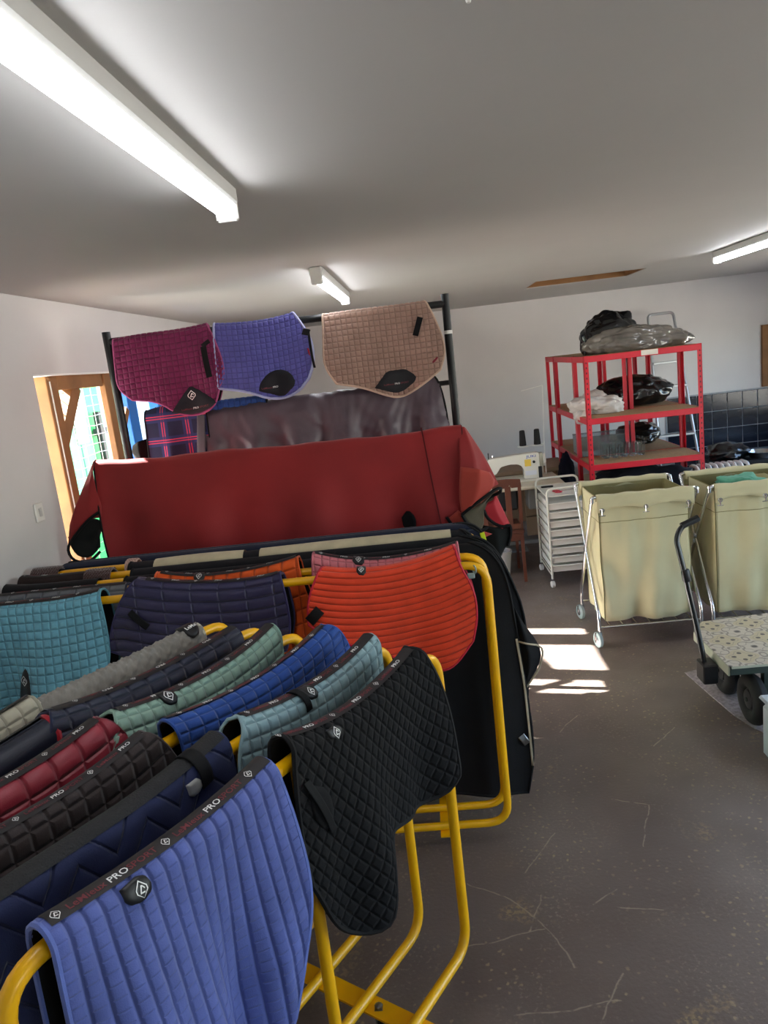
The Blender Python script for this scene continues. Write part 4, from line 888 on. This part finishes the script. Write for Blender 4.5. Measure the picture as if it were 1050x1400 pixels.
M().box((.07, -.0515, .13), (.125, -.0505, .19)).build('yellow_sticker', mat('sticker_yellow', '#e5c04a', .5), T)
M().box((.07, -.0515, .05), (.17, -.0505, .09)).build('spec_sticker', mat('sticker_white', '#d8dae0', .5), T)
M().lathe([(.012, 0), (.012, .012)], (.15, -.05, .165), (0, -1, 0), 12).build('dial', BLKP, T)
V, F, w_ = text_mesh('JUKI'); obj('blue_lettering', [(.085 + x * .036 * 1.25, -.0512, .205 + y * .030) for x, y in V], F, mat('machine_blue_ink', '#2450a8', .5), T)
T = thing('thread_stand', 'thin stand holding two black thread cones above the sewing machine', 'thread stand', (1.03, 6.66, TT))
M().tube([(0, 0, 0), (0, 0, .30)], .006, 8).build('post', WHITEP, T); M().tube([(0, 0, .28), (-.22, 0, .27)], .005, 8).build('cross_arm', WHITEP, T)
M().tube([(0, 0, .30), (.02, 0, .80)], .004, 8).build('guide_rod', WHITEP, T); M().tube([(.02, 0, .80), (-.17, 0, .77)], .003, 6).build('guide_arm', WHITEP, T)
for x in (-.19, -.06): M().lathe([(.045, 0), (.05, .004), (.05, .010), (.02, .012)], (x, 0, .268), n=20).build('spool_plate', WHITEP, T, True)
for i, x in enumerate((.84, .97)):
    c = M().lathe([(.030, 0), (.031, .01), (.024, .13), (.020, .138), (.008, .14)], n=20)
    tag(c.build('thread_cone', mat('black_thread', '#141416', .8, bump=1, bscale=300), None, True, (x, 6.66, TT + .2805)), ('left' if i == 0 else 'right') + ' one of the two black thread cones on the thread stand', 'thread cone', 'thread cones')
# chair
WD = mat('reddish_brown_wood', '#5c2d19', .45, var=.18, vscale=9)
T = thing('wooden_chair', 'reddish brown wooden chair with slatted back, pushed up to the sewing table', 'chair', (.49, 5.87, 0))
for s in (-1, 1):
    M().tube([(s * .19, .0, 0), (s * .19, .03, .42), (s * .195, -.01, .84)], [.017, .021, .017], 4).build('back_leg', WD, T)
    M().tube([(s * .185, .40, 0), (s * .185, .39, .42)], [.015, .02], 4).build('front_leg', WD, T)
    M().box((s * .185 - .01, .04, .36), (s * .185 + .01, .38, .41)).build('seat_rail', WD, T)
M().box((-.21, -.005, .41), (.21, .42, .445), bev=.008).build('seat', mat('chair_seat_dark', '#5a3020', .6), T)
M().box((-.18, .01, .35), (.18, .03, .41), bev=.003).build('seat_rail', WD, T)
prism([(-.21, .80), (-.205, .865), (-.1, .875), (.1, .875), (.205, .865), (.21, .80), (.13, .80), (.115, .825), (.10, .80), (.045, .80), (.03, .825), (.015, .80), (-.015, .80), (-.03, .825), (-.045, .80), (-.10, .80), (-.115, .825), (-.13, .80)], -.02, .005, 'top_rail', WD, T, .002)
for x in (-.10, 0, .10): M().box((x - .024, -.012, .47), (x + .024, .0, .812), bev=.002).build('back_slat', WD, T)
M().box((-.185, -.01, .455), (.185, .012, .50), bev=.003).build('lower_back_rail', WD, T)
# bucket
T = thing('white_bucket', 'small white bucket on the floor beside the wooden chair', 'bucket', (.52, 6.13, 0))
M().lathe([(.001, .004), (.062, 0), (.085, .20), (.092, .205), (.092, .215), (.080, .215), (.060, .012), (.001, .012)], n=28, close=False).build('pail', WHITEP, T, True)
M().tube([(.09 * math.cos(a), -.09 * math.sin(a) * .3 - .0, .2 - .07 * math.sin(a)) for a in np.linspace(0, PI, 12)], .003, 6).build('handle', CHROME, T)
# drawer trolley
T = thing('drawer_trolley', 'white metal trolley with eight shallow drawers', 'trolley', (1.035, 5.90, 0), rz=.02)
TW_, TD = .175, .25; TB = mat('trolley_white_tube', '#dedccf', .4)
for s in (-1, 1):
    M().tube(fillet([(-TW_, s * TD, .07), (-TW_, s * TD, .80), (TW_, s * TD, .80), (TW_, s * TD, .07)], .05), .009, 10).build('end_frame', TB, T, True)
    for x in (-1, 1):
        c = M().lathe([(.006, -.014), (.026, -.012), (.028, 0), (.026, .012), (.006, .014)], (x * TW_, s * TD, .028), (1, .2, 0), 18).build('caster', WHITEP, T, True)
    M().tube([(s * TW_, -TD, .10), (s * TW_, TD, .10)], .006, 8).build('side_rail', TB, T)
    M().tube([(s * TW_, -TD, .74), (s * TW_, TD, .74)], .006, 8).build('side_rail', TB, T)
    for k in range(8):
        z = .13 + k * .072
        M().tube([(s * TW_, -TD, z), (s * TW_, TD, z)], .004, 6).build('runner', TB, T)
M().box((-TW_, -TD, .735), (TW_, TD, .742)).build('top_tray', TB, T)
for k in range(8):
    z = .125 + k * .072; d_ = M().box((-TW_ + .012, -TD + .004, z), (TW_ - .012, TD - .01, z + .052), bev=.003).build('drawer', WHITEP, T)
    M().box((-TW_ + .008, -TD - .010, z + .046), (TW_ - .008, -TD + .006, z + .055), bev=.002).build('drawer_lip', WHITEP, d_)
RP = mat('red_plastic_handle', '#c8283c', .4)
T = thing('red_scissors', 'red handled scissors lying on the white drawer trolley', 'scissors', (1.0, 5.80, .744), rz=.2)
M().torus((-.03, .02, .004), (0, 0, 1), .025, .006, 18, 8, flat=.7).build('handle', RP, T, True); M().torus((-.03, -.03, .004), (0, 0, 1), .025, .006, 18, 8, flat=.7).build('handle', RP, T, True)
M().box((0, -.008, .001), (.13, .006, .005)).build('blade', CHROME, T)
tag(M().box((-.05, -.012, 0), (.05, .012, .014), bev=.005).build('black_tool', BLKP, None, False, (.93, 6.02, .743)), 'small black tool lying on the rear of the drawer trolley', 'tool')

# ================================================================== LAUNDRY CARTS
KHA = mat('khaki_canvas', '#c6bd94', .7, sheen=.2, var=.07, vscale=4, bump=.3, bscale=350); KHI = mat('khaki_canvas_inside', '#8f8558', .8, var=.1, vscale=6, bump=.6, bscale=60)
def laundry(label, x0, y0, w, d, rz=0, seed=0):
    T = thing('laundry_cart', label, 'laundry cart', (x0, y0, 0), 'khaki laundry carts on chrome frames', rz); H = .955; zb = .15
    # origin at front left caster; x to the right, y to the rear
    def ring(z, bul, ph):
        P = []; ins = .03
        for i in range(128):
            t = i / 128 * 4; k = int(t); f = t - k
            cx_ = [(0, 0), (1, 0), (1, 1), (0, 1)][k]; dx = [(1, 0), (0, 1), (-1, 0), (0, -1)][k]; nn = [(0, -1), (1, 0), (0, 1), (-1, 0)][k]
            u_, v_ = cx_[0] + dx[0] * f, cx_[1] + dx[1] * f; e = math.sin(PI * f); wv = bul * e + .009 * e * math.sin(f * 21 + k * 2 + seed + ph) * (1 - z) * 2.2 + .085 * noise.noise(Vector((f * 3 + k * 7 + z * 1.5, z * 3, seed))) * (1 - z) + .0045 * e * math.sin(f * 62 + 3 * math.sin(f * 9)) * max(0, 1 - abs(z - .76) / .16)
            wv = wv if k % 2 == 0 else min(wv * .35, .012)
            P.append((u_ * (w - 2 * ins) + ins + nn[0] * wv, v_ * (d - 2 * ins) + ins + nn[1] * wv, z))
        return P
    zs = np.linspace(H - .012, zb + .01, 22); V = []
    for i, z in enumerate(zs):
        tt = i / 21; V += ring(z, .008 + .045 * tt ** 1.3 * (1 - .3 * tt), tt * 3)
    n_ = len(zs); F = grid_faces(n_, 128, True, True); bott = len(V)
    c = np.mean(V[-128:], 0); V.append((c[0], c[1], zb)); F += [[(n_ - 1) * 128 + j, (n_ - 1) * 128 + (j + 1) % 128, bott][::-1] for j in range(128)]
    o = obj('bag', V, F, KHA, T, True); sm_ = M(); sm_.tube([V[4 * 128 + j] for j in range(128)], .0025, 5, closed=True); sm_.build('gather_seam', cloth('#857c52', .7), o, True)
    m = M()
    for k in (0, 32, 64, 96): m = M(); m.tube([V[i * 128 + k] for i in range(n_)], .0035, 5); m.build('corner_seam', cloth('#6f6844', .7), o)
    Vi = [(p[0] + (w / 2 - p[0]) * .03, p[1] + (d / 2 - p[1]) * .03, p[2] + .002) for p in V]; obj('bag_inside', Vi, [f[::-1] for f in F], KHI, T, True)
    # folded hem with scalloped lower edge, front and back and sides
    for side in (0, 1):
        sg = -1 if side == 0 else 1; y0_ = 0 if side == 0 else d; xs = np.linspace(.012, w - .012, 33); G = []
        for dy, dz in ((-.03, -.03), (-.022, .008), (0, .020), (.018, .010), (.020, -.02), (.021, -.05)): G += [(x, y0_ + sg * dy, H + dz + .003 * math.sin(x * 40 + side)) for x in xs]
        G += [(x, y0_ + sg * (.023 + .004 * math.sin(x * 50)), H - .052 - .040 * (1 - abs(math.sin(2 * PI * (x - .012) / (w - .024))) ** .6 * .75)) for x in xs]
        ho = obj('hem', G, grid_faces(7, 33, side == 0), KHA, T, True); md = ho.modifiers.new('s', 'SOLIDIFY'); md.thickness = .002
    # chrome X frame
    R = .011
    for sx, x in ((0, -.012), (1, w + .012)):
        M().tube(fillet([(x, d + .01, zb + .0 - .04), (x, d + .01, .20), (x, -.0, H + .0)], .05), R, 12).build('frame_tube', CHROME, T, True)
        M().tube(fillet([(x, -.01, zb - .04), (x, -.01, .20), (x, d, H + .0)], .05), R, 12).build('frame_tube', CHROME, T, True)
        M().lathe([(.015, -.012), (.015, .012)], (x, d / 2, .57), (1, 0, 0), 12).build('pivot', CHROME, T, True)
        for y in (-.01, d + .01):
            M().tube([(x, y, zb - .04), (x, y, .085)], .006, 8).build('caster_stem', CHROME, T)
            M().lathe([(.012, -.013), (.045, -.012), (.050, -.008), (.050, .008), (.045, .012), (.012, .013)], (x - .012, y, .0505), (1, .25, 0), 28).build('wheel', RUBG, T, True)
            M().lathe([(.004, -.018), (.024, -.016), (.024, .016), (.004, .018)], (x - .012, y, .0505), (1, .25, 0), 16).build('hub', CHROME, T, True)
            M().tube([(x - .012 - .02, y, .05), (x - .01 - .02, y, .095), (x + .01, y, .10), (x + .01, y, .05)], .005, 6).build('fork', CHROME, T, True)
    for y in (0, d): M().tube(fillet([(-.012, y, H - .03), (-.012, y, H + .005), (w + .012, y, H + .005), (w + .012, y, H - .03)], .03), R, 10).build('top_rail', CHROME, T, True)
    for y in (-.01, d + .01): M().tube([(-.012, y, zb - .02), (w + .012, y, zb - .02)], .007, 8).build('base_rail', CHROME, T, True)
    for k in range(7): M().tube([(.05 + k * (w - .1) / 6, -.01, zb - .013), (.05 + k * (w - .1) / 6, d + .01, zb - .013)], .004, 6).build('base_rod', CHROME, T)
    # hooks
    for x in (.04, w * .5, w - .05):
        hk_ = M().torus((x, -.026, H - .075), (0, 1, 0), .012, .0028, 14, 6).build('hook_ring', CHROME, T, True)
        M().box((x - .004, -.031, H - .105), (x + .004, -.024, H - .065), bev=.002).build('hook', CHROME, T)
        M().tube([(x - .018, -.026, H - .108), (x + .018, -.026, H - .108)], .003, 6).build('hook_bar', CHROME, T)
    return T
laundry('left khaki canvas laundry cart, fully in view', .955, 4.41, .60, .50, -.0, 0)
laundry('right khaki canvas laundry cart cut by the picture edge, green cloth inside', 1.640, 4.38, .60, .50, -.0, 5)
fuzzy('green_cloth', 'mint green cloth lying in the right laundry cart', 'cloth', (1.90, 4.60, .90), (.13, .12, .06), cloth('#5fa68c', .8), 21, .5, 4, 6)
fuzzy('khaki_cloth_in_cart', 'khaki cloth bundled beside the green one in the right laundry cart', 'cloth', (2.02, 4.70, .88), (.10, .10, .06), KHI, 22, .5, 4, 6)

# ================================================================== LADDER, RADIATOR, DARK TABLE, BOWL
ALU = mat('aluminium', '#b9bcbe', .35, metal=.8)
T = thing('step_ladder', 'grey aluminium step ladder leaning on the back wall behind the red shelving', 'ladder', (2.66, 8.0, 0))
M().tube(fillet([(-.21, -.12, .02), (-.14, .42, 2.08), (.13, .42, 2.08), (.24, -.12, .02)], .05), .015, 10).build('side_rails', ALU, T, True)
for k in range(7):
    t = .12 + k * .125; z = .02 + 2.06 * t; y = -.12 + .54 * t; xl = -.21 + .07 * t; xr = .24 - .11 * t
    M().box((xl, y - .05, z - .012), (xr, y + .03, z + .012), bev=.003).build('tread', ALU, T)
T = thing('white_cabinet', 'low pale cabinet standing behind the red shelving', 'cabinet', (2.35, 8.3, 0))
M().box((-.35, -.2, 0), (.30, .25, .62), bev=.005).build('carcass', mat('pale_cabinet', '#b8bcc2', .5), T); M().box((-.34, -.215, .03), (-.03, -.2, .6), bev=.004).build('door', mat('pale_cabinet', '#b8bcc2', .5), T); M().box((-.02, -.215, .03), (.29, -.2, .6), bev=.004).build('door', mat('pale_cabinet', '#b8bcc2', .5), T)
T = thing('radiator', 'white finned oil radiator behind the right laundry cart', 'radiator', (2.60, 6.75, 0))
for k in range(9): M().tube(fillet([(-.22 + k * .055, -.10, .12), (-.22 + k * .055, -.10, .655), (-.22 + k * .055, .10, .655), (-.22 + k * .055, .10, .12)], .06, closed=True), .016, 8, closed=True).build('fin', WHITEP, T, True)
M().box((-.24, -.06, .06), (.25, .06, .14), bev=.01).build('base', WHITEP, T)
M().tube([(-.24, 0, .52), (.24, 0, .52)], .02, 8).build('connecting_pipe', WHITEP, T)
for x in (-.2, .2): M().lathe([(.01, -.01), (.03, -.01), (.03, .01), (.01, .01)], (x, -.09, .03), (1, 0, 0), 14).build('wheel', BLKP, T, True); M().tube([(x, -.09, .03), (x, 0, .08), (x, .09, .03)], .006, 6).build('bracket', BLKP, T); M().lathe([(.01, -.01), (.03, -.01), (.03, .01), (.01, .01)], (x, .09, .03), (1, 0, 0), 14).build('wheel', BLKP, T, True)
DK = mat('dark_worktop', '#14161a', .35)
T = thing('dark_table', 'dark table against the tiled wall', 'table', (3.4, 7.75, 0))
M().box((-.55, -.35, .50), (.80, .40, .54), bev=.006).build('tabletop', DK, T)
for x in (-.5, .74):
    for y in (-.3, .34): M().box((x - .025, y - .025, 0), (x + .025, y + .025, .50)).build('leg', DK, T)
T = thing('metal_bowl', 'shallow shiny metal bowl on the dark table', 'bowl', (3.32, 7.55, .54))
M().lathe([(.001, .0), (.10, .0), (.135, .055), (.15, .06), (.15, .064), (.13, .062), (.095, .006), (.001, .006)], n=32, close=False).build('bowl_body', CHROME, T, True)
fuzzy('black_sack', 'black sack lying on the dark table left of the bowl', 'sack', (3.02, 7.65, .60), (.20, .18, .10), BAG, 31, .3, 4, 6, flat=.6)

# ================================================================== FLATBED YARD CART
def tile_pattern():
    m = bpy.data.materials.new('patterned_vinyl'); m.use_nodes = True; nt = m.node_tree; N = nt.nodes; L = nt.links; b = N['Principled BSDF']; b.inputs['Roughness'].default_value = .35
    tc = N.new('ShaderNodeTexCoord'); sp = N.new('ShaderNodeSeparateXYZ'); L.new(tc.outputs['Object'], sp.inputs[0])
    def mt(op, a, c=0.0):
        x = N.new('ShaderNodeMath'); x.operation = op
        for i, v in ((0, a), (1, c)):
            if isinstance(v, (int, float)): x.inputs[i].default_value = v
            else: L.new(v, x.inputs[i])
        return x.outputs[0]
    k = 2 * PI / .20
    X = mt('MULTIPLY', sp.outputs[0], k); Y = mt('MULTIPLY', sp.outputs[1], k)
    c1 = mt('ADD', mt('COSINE', X), mt('COSINE', Y)); c2 = mt('MULTIPLY', mt('COSINE', mt('MULTIPLY', X, 2)), mt('COSINE', mt('MULTIPLY', Y, 2)))
    f = mt('ADD', c1, mt('MULTIPLY', c2, .75))
    def band(src, c0, w): return mt('LESS_THAN', mt('ABSOLUTE', mt('SUBTRACT', src, c0)), w)
    g = mt('MAXIMUM', band(f, .35, .15), band(f, -1.15, .06)); g = mt('MAXIMUM', g, band(mt('ADD', c1, mt('MULTIPLY', c2, -1.1)), 1.2, .10)); h = mt('MAXIMUM', band(f, 2.65, .16), band(f, -2.1, .35))
    def mix(fac, a, c):
        x = N.new('ShaderNodeMix'); x.data_type = 'RGBA'; L.new(fac, x.inputs[0])
        for i, v in ((6, a), (7, c)):
            if isinstance(v, tuple): x.inputs[i].default_value = v
            else: L.new(v, x.inputs[i])
        return x.outputs[2]
    col = mix(mt('LESS_THAN', c1, -.2), hexc('#cfc6b6'), hexc('#cbbf9f')); col = mix(g, col, hexc('#9a9185')); col = mix(h, col, hexc('#5f5a55'))
    L.new(col, b.inputs['Base Color']); return m
CZ = .335; GRN = mat('dark_green_steel', '#2c3a34', .5); GLT = mat('pale_worn_edge', '#a9ac98', .6, var=.1)
T = thing('flatbed_cart', 'flatbed hand cart with patterned vinyl top and pneumatic tyres', 'cart', (1.285, 3.27, 0), rz=-.0)
TIR = mat('black_tyre_rubber', '#1a1b1c', .75, bump=.4, bscale=90); RIM = mat('dark_wheel_rim', '#3a3c3e', .35, metal=.5)
V = [(0, 0), (.80, -.01), (.86, .66), (.085, .575), (0, .45)]
prism_pts = V
def slab(pts, z0, z1, name, m, par):
    n = len(pts); vv = [(x, y, z0) for x, y in pts] + [(x, y, z1) for x, y in pts]; return obj(name, vv, [list(range(n))[::-1], list(range(n, 2 * n))] + [[i, (i + 1) % n, n + (i + 1) % n, n + i] for i in range(n)], m, par)
slab(V, CZ - .004, CZ, 'patterned_top', tile_pattern(), T)
slab([(x + (.006 if x < .1 else -.006), y) for x, y in V], CZ - .045, CZ - .0045, 'deck_frame', GRN, T)
M().box((-.004, .004, CZ - .05), (.004, .45, CZ - .002), bev=.001).build('side_edge', GLT, T)
M().box((.01, -.006, CZ - .012), (.79, .002, CZ - .001), bev=.001).build('top_edge', GLT, T)
for wx, wy in ((.135, .07), (.135, .40), (.72, .07), (.72, .42)):
    q = M().torus((wx, wy, .125), (1, 0, 0), .088, .037, 36, 14).build('tyre', TIR, T, True)
    M().lathe([(.012, -.03), (.045, -.026), (.055, -.012), (.06, -.020), (.064, 0), (.06, .02), (.055, .012), (.045, .026), (.012, .03)], (wx, wy, .125), (1, 0, 0), 28).build('rim', RIM, q, True)
for wy in (.07, .41): M().tube([(.10, wy, .125), (.76, wy, .125)], .011, 10).build('axle', GRN, T)
for wx in (.2, .65):
    M().box((wx - .02, .05, .13), (wx + .02, .43, .155)).build('chassis_bar', GRN, T); 
    for wy in (.07, .41): M().box((wx - .02, wy - .02, .12), (wx + .02, wy + .02, CZ - .045)).build('chassis_post', GRN, T)
M().box((-.075, .12, .19), (-.003, .22, .29), bev=.006).build('handle_bracket', BLKP, T)
hp = [(-.045, .17, .24), (-.07, .20, .45), (-.115, .24, .76), (-.135, .27, .90), (-.10, .29, .955), (-.015, .30, .985)]
M().tube(fillet(hp, .05), .0135, 12).build('handle_tube', mat('black_painted_tube', '#16181b', .3, coat=.3), T, True)
M().tube([hp[4], hp[5]], .017, 12).build('hand_grip', BLKP, T, True)
M().lathe([(.018, -.03), (.021, -.02), (.021, .02), (.018, .03)], (-.105, .234, .72), (-.12, .1, 1), 14).build('clamp_collar', BLKP, T, True)
# mat under the cart
fl = mat('speckled_grey_mat', '#a39a9a', .9, var=.3, vscale=60, bump=.8, bscale=120)
slab2 = [(1.30, 3.93), (1.33, 3.66), (1.36, 3.42), (1.40, 3.28), (1.44, 3.21), (1.55, 3.16), (2.3, 3.1), (2.3, 3.9), (1.42, 3.97)]
tag(obj('floor_mat', [(x, y, .001) for x, y in slab2] + [(x, y, .006) for x, y in slab2], [list(range(9))[::-1], list(range(9, 18))] + [[i, (i + 1) % 9, 9 + (i + 1) % 9, 9 + i] for i in range(9)], fl), 'speckled grey mat lying under the flatbed cart', 'mat')
# white plastic tub at the right edge
T = thing('white_tub', 'white plastic tub of which only the left edge shows, right of the cart', 'tub', (1.455, 2.90, 0))
M().box((-.125, -.16, 0), (.33, .16, .28), bev=.03).build('tub_body', mat('bluish_white_plastic', '#c9d4de', .4), T, True)
M().box((-.13, -.165, .27), (.335, .165, .29), bev=.008).build('lid', MATS['bluish_white_plastic'], T, True)

T = thing('grey_clip', 'small grey clip hooked on the corner of the crosswise yellow rack', 'clip', (.115, 2.555, 1.125))
M().torus((0, 0, .012), (1, .4, 0), .014, .003, 14, 6).build('ring', mat('grey_clip_plastic', '#8fa09c', .5), T, True)
M().box((-.028, -.006, -.022), (.0, .002, .0), bev=.004).build('clip_body', mat('grey_clip_plastic', '#8fa09c', .5), T)
